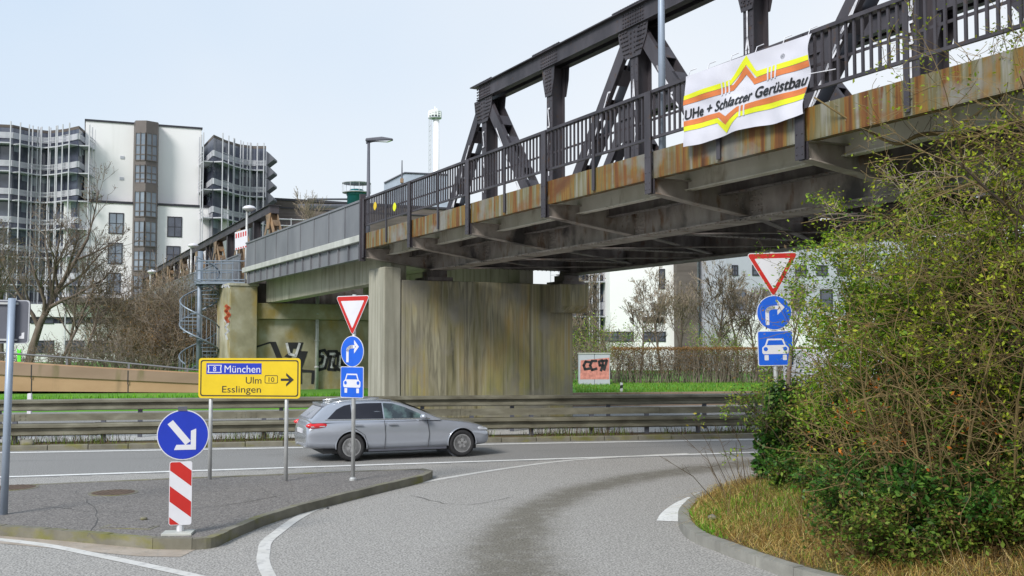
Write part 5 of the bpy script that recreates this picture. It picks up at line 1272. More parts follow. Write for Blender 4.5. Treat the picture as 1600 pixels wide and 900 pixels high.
g = MB(); g.lathe([(6 * kk, zt), (10.5 * kk, zt + .8 * kk), (10.5 * kk, zt + 2 * kk), (0, zt + 2.2 * kk)], 20); g.build('platform', M['greyrender'], t)
g = MB()
for hh in (5, 8, 10.5): g.lathe([(10.2 * kk, zt + hh * kk), (10.5 * kk, zt + hh * kk + .1), (10.2 * kk, zt + hh * kk + .3)], 20)
for k in range(12): an = k * .5236; g.tube([(10.2 * kk * math.cos(an), 10.2 * kk * math.sin(an), zt + 2 * kk), (10.2 * kk * math.cos(an), 10.2 * kk * math.sin(an), zt + 10.5 * kk)], .12, 4)
for dx, hh in ((-4, 15), (0, 20), (3, 17)): g.tube([(dx * kk, 0, zt + 2 * kk), (dx * kk, 0, zt + hh * kk)], .12, 4)
g.build('platform_railing', M['tower'], t)
g = MB()
for dx in (-8.5, -5.5): g.tube([(dx * kk, -1, 0), (dx * kk, -1, zt)], .12, 4)
for k in range(int(zt / 1.2)): g.beam((-8.5 * kk, -1, k * 1.2), (-5.5 * kk, -1, k * 1.2 + .6), .1, .1)
g.build('ladder', M['greyrender'], t)
# ------------------------------------------------ building under the bridge on the other side
f5 = Fr(1000, 88, 5)
t = thing('white_building', 'white rendered building with brown stair towers and small windows seen under the bridge', 'building', (f5.o.x, f5.o.y, 0), f5.b)
zt5 = 14.0; g = MB(); a, b = f5.px(953, 500), f5.px(1172, 500); g.box(a[0], b[0], 0, 14, .3, zt5); g.build('wall', M['render'], t)
g = MB(); g.box(a[0] - .1, b[0] + .1, -.1, 14.1, zt5 + .003, zt5 + .4); g.build('roof', M['brownwall'], t)
a, b = f5.px(1053, 500), f5.px(1084, 500); g = MB(); g.box(a[0], b[0], -1.2, -.004, .3, zt5 - .5); g.build('stair_tower', M['brownwall'], t)
for x0, x1, y0, y1, k in ((1029, 1039, 420, 452, 'darkglass'), (1029, 1039, 463, 492, 'darkglass'), (1092, 1102, 427, 456, 'darkglass'), (1092, 1102, 466, 495, 'darkglass'), (1004, 1038, 495, 504, 'frame'), (1092, 1124, 500, 507, 'frame'), (940, 990, 518, 534, 'darkglass'), (1004, 1040, 518, 534, 'darkglass'), (1092, 1120, 522, 545, 'darkglass'), (1125, 1165, 522, 534, 'darkglass')): wnd(f5, t, x0, x1, y0, y1, k, split=2 if x1 - x0 > 12 else 1)
w3 = wing('dark glazed wing with pale bands glimpsed between the pier and the white building', [gp(875, 92), gp(905, 90), gp(930, 92), gp(953, 90)], [zb_(478 - 43 * k * 1.25, 91) for k in range(3)], .4, 13.5, (4, 12))
f6 = Fr(1160, 84, 16)
t = thing('grey_building', 'grey rendered industrial building with a row of square windows behind the bushes', 'building', (f6.o.x, f6.o.y, 0), f6.b)
a, b = f6.px(1136, 500), f6.px(2100, 500); g = MB(); g.box(a[0], b[0], 0, 14, .3, 11.5); g.build('wall', M['greyrender'], t)
g = MB(); g.box(a[0] - .1, b[0], -.1, 14.1, 11.503, 11.8); g.build('roof', M['backgrey'], t)
for k in range(9):
    x = 1143 + k * 32 if k < 2 else 1143 + k * 33; wnd(f6, t, x, x + (10 if k == 0 else 18), 414, 431, 'darkglass', split=2)
for k in range(6): wnd(f6, t, 1146 + k * 45, 1166 + k * 45, 452, 485, 'darkglass', split=1)
a, b = f6.px(1136, 492, -.5), f6.px(1700, 492, -.5); g = MB(); g.box(a[0], b[0], -.5, -.004, .3, a[1]); g.build('plinth', M['render'], t)
# things half hidden by the bushes
fp = Fr(1335, 41, 12)
t = thing('white_van', 'white van half hidden behind the dense bushes', 'van', (fp.o.x, fp.o.y, .03), fp.b)
a, b = fp.px(1255, 605), fp.px(1425, 546); z1 = b[1] - .03
g = MB(); g.prism([(a[0], .35), (b[0], .35), (b[0], z1 * .62), (b[0] - .25, z1 * .66), (b[0] - .6, z1), (a[0], z1)], 0, 1.7); p = g.build('body', M['white'], t, bevel=.05)
for x in (.7, b[0] - a[0] - .7): g = MB(); g.lathe([(.0, -.02), (.32, -.02), (.33, .1), (.0, .2)], 20, (a[0] + x, -.03, .33), 'y'); g.build('wheel', M['rubber'], t)
g = MB(); g.prism([(b[0] - .95, z1 * .66), (b[0] - .36, z1 * .66), (b[0] - .66, z1 * .93), (b[0] - .95, z1 * .93)], -.02, -.004); g.build('side_window', M['carglass'], t)
fq = Fr(1490, 42, 8)
t = thing('bus_shelter', 'shelter with a bright blue roof edge and white strip behind the bushes', 'shelter', (fq.o.x, fq.o.y, .4), fq.b)
a, b = fq.px(1440, 473), fq.px(1535, 455); g = MB(); g.box(a[0], b[0], 0, 1.6, a[1] - .4, b[1] - .4); g.build('blue_edge', M['blue'], t)
g = MB(); g.box(a[0] - .1, b[0] + .3, -.15, 1.7, b[1] - .397, b[1] - .25); g.build('roof', M['white'], t)
g = MB()
for x in (a[0] + .1, b[0] - .1): g.box(x - .06, x + .06, .7, .82, 0, a[1] - .403)
g.build('post', M['galvgrey'], t)
p = U(1567, 600, 30); zt = U(1567, 310, 30).z
lamp_post('pale lamp post standing among the dense bushes at the edge of the photo', (p.x, p.y, .4), zt - .4, .14, 'arm', None, 'lightsteel', R(180))
# ================================================================ VEGETATION
def rv(r, s=1.0): return Vector((r.gauss(0, s), r.gauss(0, s), r.gauss(0, s)))
UPV = Vector((0, 0, 1))
def grow(mb, tips, r, p, d, ln, rad, lev, cfg, seg=None):
    """cfg: wig, up, children per level, child length range, spread, min radius"""
    n = seg or (6 if lev == 0 else 4 if lev < 3 else 3); pts = [p]; rads = [rad]; d = d.normalized()
    for i in range(n):
        d = (d + rv(r, cfg['wig'] * (1 if lev else .5)) + UPV * cfg['up'] * (1 if lev else .3)).normalized()
        p = p + d * (ln / n); pts.append(p); rads.append(max(cfg['rmin'], rad * (1 - .68 * (i + 1) / n)))
    mb[0 if lev < cfg.get('split', 2) else 1].tube(pts, rads, 6 if lev == 0 else 4 if lev == 1 else 3, cap=False)
    if lev >= cfg['max']: tips += pts[1:]; return
    if lev >= cfg['max'] - 1: tips += pts[2:]
    for k in range(cfg['kids'][lev]):
        t = r.uniform(cfg.get('lo', .3), 1.0); f = t * n; i = min(n - 1, int(f)); q = pts[i].lerp(pts[i + 1], f - i)
        dd = (pts[i + 1] - pts[i]).normalized(); side = dd.orthogonal().normalized(); side.rotate(Matrix.Rotation(r.uniform(0, 6.283), 3, dd))
        sp = r.uniform(*cfg['spread']); nd_ = dd * math.cos(sp) + side * math.sin(sp)
        grow(mb, tips, r, q, nd_, ln * r.uniform(*cfg['len']) * (1.15 - .4 * t), max(cfg['rmin'], rads[i] * r.uniform(.45, .68)), lev + 1, cfg)
def leaves(name, P, size, m, parent, flat=.5, asp=.5, seed=1):
    """leaf shaped quads, folded a little along the middle, at the points P (n,3)"""
    g = np.random.default_rng(seed); n = len(P)
    a = g.normal(size=(n, 3)); a[:, 2] = a[:, 2] * .6 - .15; a /= np.linalg.norm(a, axis=1)[:, None]
    up = g.normal(size=(n, 3)) * flat; up[:, 2] += 1; b = np.cross(a, up); b /= np.linalg.norm(b, axis=1)[:, None] + 1e-9
    s = size * g.uniform(.55, 1.25, n)[:, None]
    V = np.stack([P, P + a * s * .45 + b * s * asp * .5, P + a * s, P + a * s * .45 - b * s * asp * .5], 1).reshape(-1, 3)
    F = np.arange(n * 4).reshape(n, 4)
    return npmesh(name, V, F, m, parent)
def blades(name, P, h, wd, lean, m, parent=None, seed=1, bias=(0, 0)):
    g = np.random.default_rng(seed); n = len(P); t = g.uniform(0, 6.283, n); hh = h[0] + (h[1] - h[0]) * g.random(n) ** 1.5
    d = np.stack([np.cos(t), np.sin(t), np.zeros(n)], 1); l = lean * g.random(n)[:, None] * hh[:, None]
    t2 = g.uniform(0, 6.283, n); ld = np.stack([np.cos(t2) + bias[0], np.sin(t2) + bias[1], np.zeros(n)], 1)
    w_ = wd * g.uniform(.6, 1.3, n)[:, None]; z = np.stack([np.zeros(n), np.zeros(n), hh], 1)
    V = np.stack([P - d * w_ / 2, P + d * w_ / 2, P + ld * l * .35 + z * .6 + d * w_ * .35, P + ld * l * .35 + z * .6 - d * w_ * .35, P + ld * l + z * (1 - .25 * lean)], 1)
    V4 = V[:, [0, 1, 2, 3]].reshape(-1, 3)
    # lower quad and upper triangle share the same blade: build as quads with a doubled tip
    A = V.reshape(-1, 3); k = np.arange(n)[:, None] * 5
    F = np.concatenate([k + np.array([[0, 1, 2, 3]])], 0); T = np.concatenate([k + np.array([[3, 2, 4]])], 0)
    me = bpy.data.meshes.new(name)
    me.vertices.add(len(A)); me.vertices.foreach_set('co', A.astype(np.float32).ravel())
    li = np.concatenate([F.ravel(), T.ravel()]).astype(np.int32); me.loops.add(len(li)); me.loops.foreach_set('vertex_index', li)
    ls = np.concatenate([np.arange(n) * 4, n * 4 + np.arange(n) * 3]).astype(np.int32); me.polygons.add(2 * n); me.polygons.foreach_set('loop_start', ls)
    me.update(calc_edges=True); me.validate()
    return link(name, me, m, parent)
M['leaf_dark'] = leafmat('dark_ivy_leaves', [(0, (.06, .045, .018)), (.14, (.015, .05, .010)), (.45, (.035, .115, .015)), (.78, (.07, .18, .025)), (1, (.17, .28, .05))], .45)
M['leaf_mid'] = leafmat('mid_green_leaves', [(0, (.07, .045, .02)), (.16, (.16, .10, .035)), (.22, (.035, .08, .012)), (.6, (.10, .19, .02)), (.88, (.19, .27, .035)), (1, (.30, .27, .05))])
M['leaf_fine'] = leafmat('fine_yellow_green_leaves', [(0, (.09, .18, .015)), (.5, (.19, .35, .025)), (.85, (.32, .44, .04)), (1, (.44, .34, .05))])
M['leaf_bud'] = leafmat('yellow_green_buds', [(0, (.15, .22, .015)), (.5, (.26, .35, .02)), (1, (.42, .44, .03))])
M['leaf_brown'] = leafmat('withered_brown_leaves', [(0, (.10, .055, .02)), (.5, (.20, .115, .04)), (1, (.30, .18, .06))])
M['leaf_olive'] = leafmat('olive_dull_leaves', [(0, (.06, .055, .02)), (.5, (.12, .11, .035)), (1, (.19, .155, .055))])
M['leaf_orange'] = leafmat('orange_leaves', [(0, (.35, .07, .01)), (1, (.55, .2, .02))])
M['straw'] = leafmat('dry_straw_grass', [(0, (.16, .085, .025)), (.3, (.40, .24, .065)), (.62, (.62, .44, .14)), (.84, (.72, .58, .26)), (.88, (.18, .27, .03)), (1, (.28, .36, .05))], .8)
M['blade'] = leafmat('green_grass_blades', [(0, (.06, .20, .008)), (.5, (.12, .36, .015)), (1, (.22, .46, .03))], .6)
M['blade2'] = leafmat('patchy_verge_blades', [(0, (.07, .15, .015)), (.45, (.11, .27, .02)), (.8, (.17, .34, .03)), (1, (.30, .28, .07))], .6)
M['weed'] = leafmat('dull_weeds', [(0, (.09, .055, .04)), (.4, (.15, .10, .07)), (.6, (.10, .14, .02)), (1, (.16, .26, .03))], .8)
M['twigred'] = mat('purple_brown_twigs', [(2, [(.3, (.13, .105, .085)), (.7, (.24, .20, .165))])], .9)
M['twigdark'] = mat('dark_wet_twigs', [(2, [(.3, (.045, .034, .022)), (.7, (.11, .08, .05))])], .9)
def arr(tips, n, r, jit):
    if not tips: return np.zeros((0, 3))
    T = np.array([tuple(t) for t in tips]); i = r.integers(0, len(T), n); return T[i] + r.normal(scale=jit, size=(n, 3))
def tree(label, x, d, z, h, r0, lean, seed, kids=(9, 6, 4, 3), spread=(.35, .95), bark='bark', twig='twigred', nleaf=0, lsize=.05, lm='leaf_olive', up=.10, wig=.17, ln=(.38, .62), rmin=.008, group=None, pos=None, jit=.1, lo=.3, name='bare_tree', trunks=1):
    b = pos or U(x, 560, d); t = thing(name, label, 'tree' if 'tree' in name else 'shrub', (b[0], b[1], z), 0, group); r = random.Random(seed)
    mb = [MB(), MB()]; tips = []
    cfg = dict(wig=wig, up=up, kids=kids, max=len(kids), len=ln, spread=spread, rmin=rmin, split=2, lo=lo)
    for k in range(trunks):
        ld = Vector((lean[0], lean[1], 1)) + (rv(r, .25) if trunks > 1 else Vector((0, 0, 0)))
        grow(mb, tips, r, Vector((r.uniform(-.15, .15), r.uniform(-.15, .15), -.1)) if trunks > 1 else Vector((0, 0, -.1)), ld, h * .72 * (1 if k == 0 else r.uniform(.6, .95)), r0 * (1 if k == 0 else .7), 0, cfg)
    mb[0].build('trunk', M[bark], t, True); c = mb[1].build('crown', M[twig], t)
    if nleaf: leaves('leaves', arr(tips, nleaf, np.random.default_rng(seed), jit), lsize, M[lm], c if 'tree' in name else t, seed=seed)
    return t
def shrub(label, pos, h, sp, stems, nleaf, lsize, lm, seed, stem='bushstem', kids=(7, 4), jit=.07, asp=.5, rmin=.004, up=.03, wig=.2, group=None, lean=(0, 0), droop=0.0, name='shrub', r0=.016, lo=.2):
    t = thing(name, label, 'shrub', pos, 0, group); r = random.Random(seed); mb = [MB(), MB()]; mb[1] = mb[0]; tips = []
    cfg = dict(wig=wig, up=up - droop, kids=kids, max=len(kids), len=(.3, .6), spread=(.4, 1.1), rmin=rmin, lo=lo)
    for k in range(stems):
        an = r.uniform(0, 6.283); q = r.random() ** .5
        p = Vector((math.cos(an) * sp * .45 * q, math.sin(an) * sp * .45 * q, -.1)); d = Vector((math.cos(an) * sp * .55 * q / h + lean[0], math.sin(an) * sp * .55 * q / h + lean[1], 1)) + rv(r, .10)
        grow(mb, tips, r, p, d, h * r.uniform(.6, 1.05), r0 * r.uniform(.6, 1.2), 0, cfg)
    mb[0].build('stems', M[stem], t)
    if nleaf: leaves('foliage', arr(tips, nleaf, np.random.default_rng(seed), jit), lsize, M[lm], t, asp=asp, seed=seed)
    return t
# ------------------------------------------------ bare trees behind the retaining wall
ZL = 1.32
tree('big bare tree with a dark leaning trunk behind the retaining wall', 42, 60, ZL, 11.6, .26, (.16, 0), 3, (10, 7, 4, 3), twig='twigred', nleaf=1200, lsize=.10, lm='leaf_brown', rmin=.010)
tree('slender bare tree with fine upright twigs in front of the white block', 108, 63, ZL, 8.6, .12, (.0, 0), 4, (10, 6, 4, 2), nleaf=700, lsize=.09, rmin=.010, up=.16, lm='leaf_olive')
tree('bare tree reaching out over the white lower block', 92, 57, ZL, 7.2, .11, (.22, 0), 8, (9, 6, 4, 2), twig='twigdark', nleaf=900, lsize=.08, rmin=.009)
tree('tangled bare tree behind the grey sign back', 4, 66, ZL, 10.0, .18, (-.05, 0), 6, (11, 6, 4, 3), nleaf=1500, lsize=.11, lm='leaf_olive', rmin=.011)
tree('bare tree at the outer edge of the wood by the dark wing', -45, 63, ZL, 10.5, .18, (.06, 0), 7, (11, 7, 5, 3), nleaf=1500, lsize=.1, rmin=.011)
tree('low forked bare tree among the brambles', 128, 55, ZL, 5.2, .09, (.2, 0), 9, (9, 6, 4), nleaf=300, lsize=.07, twig='twigdark', rmin=.008)
tree('small thin bare tree left of the shrubs by the second bridge', 165, 61, ZL, 6.4, .08, (-.1, 0), 19, (9, 7, 5), nleaf=500, lsize=.07, rmin=.008)
for i, (x, d, h, sp, n, lm, lab) in enumerate((
        (188, 60, 3.6, 3.2, 26, 'leaf_olive', 'low twiggy shrub where the second bridge meets the ground'),
        (214, 61, 4.6, 3.0, 26, 'leaf_olive', 'brownish shrub rising against the brown stair bay'),
        (238, 58, 5.0, 3.2, 30, 'leaf_brown', 'tall reddish brown shrub under the second bridge railing'),
        (262, 60, 5.6, 3.0, 30, 'leaf_olive', 'tallest olive shrub before the second bridge'),
        (288, 58, 5.0, 2.6, 28, 'leaf_olive', 'dense olive shrub next to the spiral staircase'),
        (300, 55.5, 3.0, 2.2, 24, 'leaf_brown', 'dark brown undergrowth shrub at the foot of the spiral staircase'),
        (255, 54.5, 2.5, 2.8, 24, 'leaf_brown', 'low brown bramble shrub behind the tube railing'),
        (330, 57, 4.2, 2.0, 20, 'leaf_olive', 'shrub squeezed between staircase and abutment'))):
    b = U(x, 560, d)
    shrub(lab, (b.x, b.y, ZL - .05), h, sp, n, 3400, .10, lm, 30 + i, 'twigred' if i % 2 else 'twig', kids=(8, 5), jit=.14, rmin=.008, r0=.03, name='twiggy_shrub', up=.06, group='shrubs below the second bridge')
for i, (x, d, h, lab) in enumerate(((70, 52, 1.6, 'low bramble clump behind the tube railing below the grey sign'), (125, 52.5, 1.9, 'bramble clump below the low forked tree'), (172, 53, 2.0, 'bramble clump left of the brown shrubs'), (215, 52.5, 1.7, 'bramble clump beside the green grass on the wall'), (18, 52, 1.5, 'bramble clump behind the green marker'))):
    b = U(x, 560, d); shrub(lab, (b.x, b.y, ZL - .05), h, 2.6, 22, 900, .08, 'leaf_olive' if i % 2 else 'leaf_brown', 60 + i, 'twigred', kids=(6, 3), jit=.12, rmin=.007, r0=.02, name='bramble', group='brambles behind the retaining wall')
tree('far bare tree whose top shows over the brown hall', 505, 104, 8.0, 9.6, .14, (0, 0), 17, (10, 7, 4), twig='twig', up=.2, rmin=.016)
tree('second far bare tree showing over the brown hall', 475, 106, 8.0, 9.2, .12, (0, 0), 18, (9, 7, 4), twig='twig', up=.22, rmin=.016)
# ------------------------------------------------ trees and hedge on the far side to the right of the pier
ZRR = .58
for i, (x, d, h, tw, lab) in enumerate(((925, 68, 6.6, 'twig', 'pale bare tree just right of the pier'), (955, 66, 6.8, 'twig', 'bare tree behind the switch cabinet'), (1000, 70, 5.4, 'twigdark', 'dark stemmed bare tree before the white facade'), (1036, 66, 6.4, 'twig', 'bare tree left of the brown stair tower'), (1062, 72, 6.6, 'twig', 'bare tree covering the brown stair tower'), (1120, 66, 6.6, 'twigdark', 'bare tree with dark buds right of the stair tower'), (1152, 69, 6.8, 'twig', 'broad bare tree by the corner of the grey building'), (1182, 67, 5.6, 'twig', 'bare tree behind the yield sign by the ivy'), (1240, 66, 6.4, 'twig', 'bare tree to the rear of the fine leaved bush'))):
    tree(lab, x, d, ZRR, h * 1.08, .10, (.04 * (-1) ** i, 0), 80 + i, (12, 7, 5, 3), twig=tw, nleaf=900 if i in (3, 5, 1) else 500, lsize=.10, lm='leaf_olive', up=.15, rmin=.010, group='bare trees behind the hedge')
for i, (x, lab) in enumerate(((905, 'yellowish green shrub beside the pier'), (945, 'second yellowish green shrub, behind the cabinet'), (1135, 'yellowish shrub before the grey building'))):
    b = U(x, 560, 66); shrub(lab, (b.x, b.y, ZRR), 3.4, 2.8, 20, 2600, .13, 'leaf_fine', 100 + i, 'twig', kids=(7, 4), jit=.16, rmin=.008, r0=.03)
fh = Fr(1075, 60, 3)
hd = thing('hedge', 'clipped bare brown hedge with a rusty orange top along the grass', 'hedge', (fh.o.x, fh.o.y, ZRR), fh.b)
ha, hb_ = fh.px(957, 600)[0], fh.px(1330, 600)[0]; hz = fh.px(1075, 543)[1] - ZRR; r = random.Random(3); mb = MB(); g2 = np.random.default_rng(4)
for k in range(900):
    x = r.uniform(ha, hb_); y = r.uniform(-.5, .5); p = Vector((x, y, -.05)); pts = [p]; l = hz * r.uniform(.75, 1.02)
    for j in range(4): p = p + Vector((r.gauss(0, .09), r.gauss(0, .09), l / 4)); pts.append(p)
    mb.tube(pts, [.018, .014, .011, .008, .006], 3, cap=False)
    for j in range(3):
        q = pts[r.randint(1, 3)]; e = q + Vector((r.gauss(0, .3), r.gauss(0, .2), r.uniform(.15, .45))); e.z = min(e.z, hz); mb.tube([q, e], [.008, .005], 3, cap=False)
mb.build('stems', M['twigred'], hd)
n = 26000; P = np.column_stack([g2.uniform(ha, hb_, n), g2.normal(0, .36, n), hz * (1 - g2.random(n) ** 1.3 * .72)]); leaves('foliage', P, .085, M['leaf_brown'], hd, seed=5)
n = 7000; P = np.column_stack([g2.uniform(ha, hb_, n), g2.normal(0, .42, n), hz + g2.normal(0, .05, n) - .05]); leaves('clipped_top', P, .08, leafmat('rusty_twig_tips', [(0, (.22, .10, .03)), (1, (.36, .20, .07))]), hd, seed=6)
b = U(899, 575, 61); shrub('short brown hedge piece between the pier and the cabinet', (b.x, b.y, ZRR), 2.0, 1.5, 26, 1500, .09, 'leaf_brown', 111, 'twigred', kids=(6, 3), jit=.1, rmin=.008, name='hedge_bush')
# grass on the far verge, by the wall, on the wall top, weeds under the barrier
n = 50000; X = rng.uniform(3, 42, n); Y = rng.uniform(45.5, 62, n)
tag(blades('grass', np.column_stack([X, Y, np.clip(.12 + (Y - X * .19 - 43) * .09, .08, .52)]), (.06, .24), .03, .7, M['blade2'], None, 11), kind='stuff')
n = 16000; t_ = rng.uniform(-60, 20, n); o_ = rng.uniform(16.6, 18.6, n); P = np.array([tuple(along(a, b)) for a, b in zip(t_, o_)]); P[:, 2] = .18 + (o_ - 16.6) * .14
tag(blades('grass', P, (.10, .30), .035, .5, M['blade'], None, 12), kind='stuff')
n = 14000; t_ = rng.uniform(-12, 5, n); o_ = rng.uniform(.5, 3.0, n) ; P = np.column_stack([fw.o.x + fw.e[0] * t_ + fw.n[0] * o_, fw.o.y + fw.e[1] * t_ + fw.n[1] * o_, np.full(n, 1.3)])
P = P[rng.random(len(P)) < np.clip((P[:, 0] + 27) / 8, .06, 1)]
tag(blades('grass', P, (.08, .28), .03, .6, M['blade'], None, 13), kind='stuff')
n = 15000; t_ = rng.uniform(-16, 32, n); o_ = rng.uniform(.2, 1.3, n); cl_ = np.sin(t_ * 1.3) + np.sin(t_ * 3.1 + 1) * .6 + rng.normal(0, .6, n); k_ = cl_ > -.2
P = np.array([tuple(along(a, b)) for a, b in zip(t_[k_], o_[k_])]); P[:, 2] = .09
wd_ = blades('weeds', P, (.05, .42), .014, .7, M['weed'], None, 14); tag(wd_, kind='stuff')
# ------------------------------------------------ the bank inside the curve
PK = smooth_path([G(1200, 752), G(1165, 761), G(1122, 775), G(1091, 790), G(1071, 813), G(1085, 841), G(1137, 864), G(1223, 896), G(1310, 920), G(1420, 945), G(1650, 990), G(1950, 1045)], 6)
edge = [Vector((22, 24.6, 0)), Vector((9, 21.4, 0))]
bank_poly = [(p.x, p.y) for p in PK] + [(22, 8.0)] + [(p.x, p.y) for p in edge]
bp = np.array(bank_poly)
def inside(P):
    x, y = P[:, 0], P[:, 1]; c = np.zeros(len(P), bool); n = len(bp)
    for i in range(n):
        x0, y0 = bp[i - 1]; x1, y1 = bp[i]
        m = ((y0 > y) != (y1 > y)); c ^= m & (x < (x1 - x0) * (y - y0) / (y1 - y0 + 1e-12) + x0)
    return c
def edist(P, closed=True):
    D = np.full(len(P), 1e9); n = len(bp)
    for i in range(n):
        a, b = bp[i - 1], bp[i]; ab = b - a; t = np.clip(((P - a) @ ab) / (ab @ ab + 1e-12), 0, 1); D = np.minimum(D, np.linalg.norm(P - (a + t[:, None] * ab), axis=1))
    return D
def bank_h(P):
    d = edist(P); z = .13 + np.minimum(1.25, .26 * np.maximum(0, d - .25)) * (1 - .25 * np.exp(-d)) + .05 * np.sin(P[:, 0] * 2.3 + P[:, 1]) * np.minimum(1, d) + .03 * np.sin(P[:, 0] * 5 - P[:, 1] * 4) * np.minimum(1, d)
    return z
st_ = .16; xs = np.arange(1.5, 22, st_); ys = np.arange(6, 26, st_); gx, gy = np.meshgrid(xs, ys); P = np.column_stack([gx.ravel(), gy.ravel()])
ins = inside(P); nx, ny = len(xs), len(ys); Q = []
for j in range(ny - 1):
    for i in range(nx - 1):
        q = (j * nx + i, j * nx + i + 1, (j + 1) * nx + i + 1, (j + 1) * nx + i)
        if sum(ins[k] for k in q) >= 2: Q.append(q)
# pull outside corners onto the outline
for k in set(k for q in Q for k in q):
    if not ins[k]:
        best = None
        for i in range(len(bp)):
            a, b = bp[i - 1], bp[i]; ab = b - a; t = np.clip(((P[k] - a) @ ab) / (ab @ ab + 1e-12), 0, 1); c = a + t * ab; dd = np.linalg.norm(P[k] - c)
            if best is None or dd < best[0]: best = (dd, c)
        P[k] = best[1]
used = sorted(set(k for q in Q for k in q)); rem = {k: i for i, k in enumerate(used)}; PP = P[used]
bo_ = npmesh('bank', np.column_stack([PP, bank_h(PP)]), np.array([[rem[k] for k in q] for q in Q]), M['soil'], None, True); tag(bo_, kind='structure')
mb = MB(); Lk = PK
acc = 0; ptsk = []
for a, b in zip(Lk, Lk[1:]):
    n = max(1, int((b - a).length / .25))
    for k in range(n): ptsk.append(a.lerp(b, k / n))
nn_ = [(Vector((-(q - p).y, (q - p).x, 0)).normalized()) for p, q in zip(ptsk, ptsk[1:])]; nn_.append(nn_[-1])
for i in range(len(ptsk) - 1):
    a, b = ptsk[i], ptsk[i + 1]; na, nb = nn_[i], nn_[i + 1]
    if i % 4 == 3: b = a.lerp(b, .95)
    mb.slab([tuple(q)[:2] for q in (a - na * .11, b - nb * .11, b + nb * .06, a + na * .06)], -.02, .145 + .004 * math.sin((i // 4) * 2.1))
tag(mb.build('kerb', plain('grey_kerb_stone', (.25, .245, .22), .9, 0, .2, 3, .3, 0, ((40, 40, 40), .4, .01))), kind='structure')
# what grows on it
def scatter(n, cond, seed):
    g = np.random.default_rng(seed); out = np.zeros((0, 2))
    while len(out) < n:
        P = np.column_stack([g.uniform(2.4, 14, n * 2), g.uniform(8, 24, n * 2)]); P = P[inside(P)]; d = edist(P); k = cond(P, d, g); out = np.concatenate([out, P[k]])
    return out[:n]
def on_bank(P, dz=0): return np.column_stack([P, bank_h(P) + dz])
pkd = lambda P: edist(P)
P = scatter(80000, lambda P, d, g: (d > .10) & (d < 4.2) & (g.random(len(P)) < np.clip(1.5 - d / 2.8, 0, 1)) & (P[:, 1] < 20.5), 21)
tag(blades('dry_grass', on_bank(P, -.02), (.05, .30), .009, 2.6, M['straw'], None, 22), kind='stuff')
def near_px(P, spots):
    D = np.full(len(P), 9.0)
    for x, y, rr in spots: q = G(x, y, .4); D = np.minimum(D, np.hypot(P[:, 0] - q.x, P[:, 1] - q.y) / rr)
    return D
gs_ = [(1098, 800, .55), (1110, 828, .35), (1165, 780, .9), (1230, 790, 1.0), (1145, 772, .6), (1215, 768, .9), (1180, 850, .25), (1365, 882, .3), (1085, 812, .4)]
P = scatter(7000, lambda P, d, g: (d > .06) & (near_px(P, gs_) < g.random(len(P)) ** .5 * 1.2), 23)
tag(blades('green_grass', on_bank(P, -.02), (.05, .22), .013, 1.2, M['blade'], None, 24), kind='stuff')
P = scatter(9000, lambda P, d, g: (d > .8) & (g.random(len(P)) < .8), 27)
tag(leaves('leaf_litter', on_bank(P, .03), .07, M['leaf_brown'], None, flat=.3, seed=28), kind='stuff')
P = scatter(11000, lambda P, d, g: (np.sin(P[:, 0] * 3.1 + P[:, 1]) + np.sin(P[:, 1] * 4.3) > -.3) & (d > 1.5 + .5 * np.sin(P[:, 0] * 1.9)) & (d < 7), 29)
P3 = on_bank(P, 0); P3[:, 2] += rng.random(len(P3)) ** 1.6 * .55
tag(leaves('undergrowth', P3, .085, M['leaf_mid'], None, asp=.6, seed=30), kind='stuff')
def bpos(x, d, dz=0):
    b = U(x, 538, d); z = float(bank_h(np.array([[b.x, b.y]]))[0]) if inside(np.array([[b.x, b.y]]))[0] else .3
    return (b.x, b.y, z + dz)
P = scatter(5200, lambda P, d, g: (d > .5) & (d < 5.5), 31); P3 = on_bank(P, 0); P3[:, 2] += rng.random(len(P3)) * .12
tag(blades('dead_stalks', P3, (.25, .85), .008, 1.7, leafmat('grey_brown_stalks', [(0, (.12, .07, .03)), (.6, (.26, .18, .08)), (1, (.38, .31, .16))]), None, 32), kind='stuff')
P = scatter(9000, lambda P, d, g: (d > 1.9), 33); P3 = on_bank(P, 0); P3[:, 2] += rng.random(len(P3)) ** 1.4 * .7
tag(leaves('withered_undergrowth', P3, .08, M['leaf_olive'], None, asp=.5, seed=34), kind='stuff')
# ivy swallowing the foot of the sign
ivy = thing('ivy_bush', 'glossy dark green ivy wrapped round the sign post beside the road', 'ivy', bpos(1222, 18.0)); g3 = np.random.default_rng(40); r = random.Random(40)
mb = MB(); C_ = []
for cx, cz, rx, rz_, k in ((-.05, .55, .42, .55, 1900), (.05, 1.15, .36, .55, 1500), (.25, .40, .45, .45, 1500), (.55, .25, .45, .35, 1000), (-.25, .25, .30, .3, 700)):
    a = g3.normal(size=(k, 3)); a /= np.linalg.norm(a, axis=1)[:, None]; rad = g3.uniform(.45, 1.08, k)[:, None]
    C_.append(np.array([cx, g3.uniform(-.1, .1), cz]) + a * rad * np.array([rx, rx, rz_]))
C_ = np.concatenate(C_); C_ = C_[C_[:, 2] > .02]
for k in range(26):
    p = Vector((r.gauss(.1, .25), r.gauss(0, .2), 0)); pts = [p]
    for j in range(6): p = p + Vector((r.gauss(0, .06), r.gauss(0, .06), r.uniform(.15, .36))); pts.append(p)
    mb.tube(pts, [.016, .013, .011, .009, .008, .006, .004], 3, cap=False)
mb.build('stems', M['twigdark'], ivy); leaves('foliage', C_, .105, M['leaf_dark'], ivy, asp=.72, seed=41)
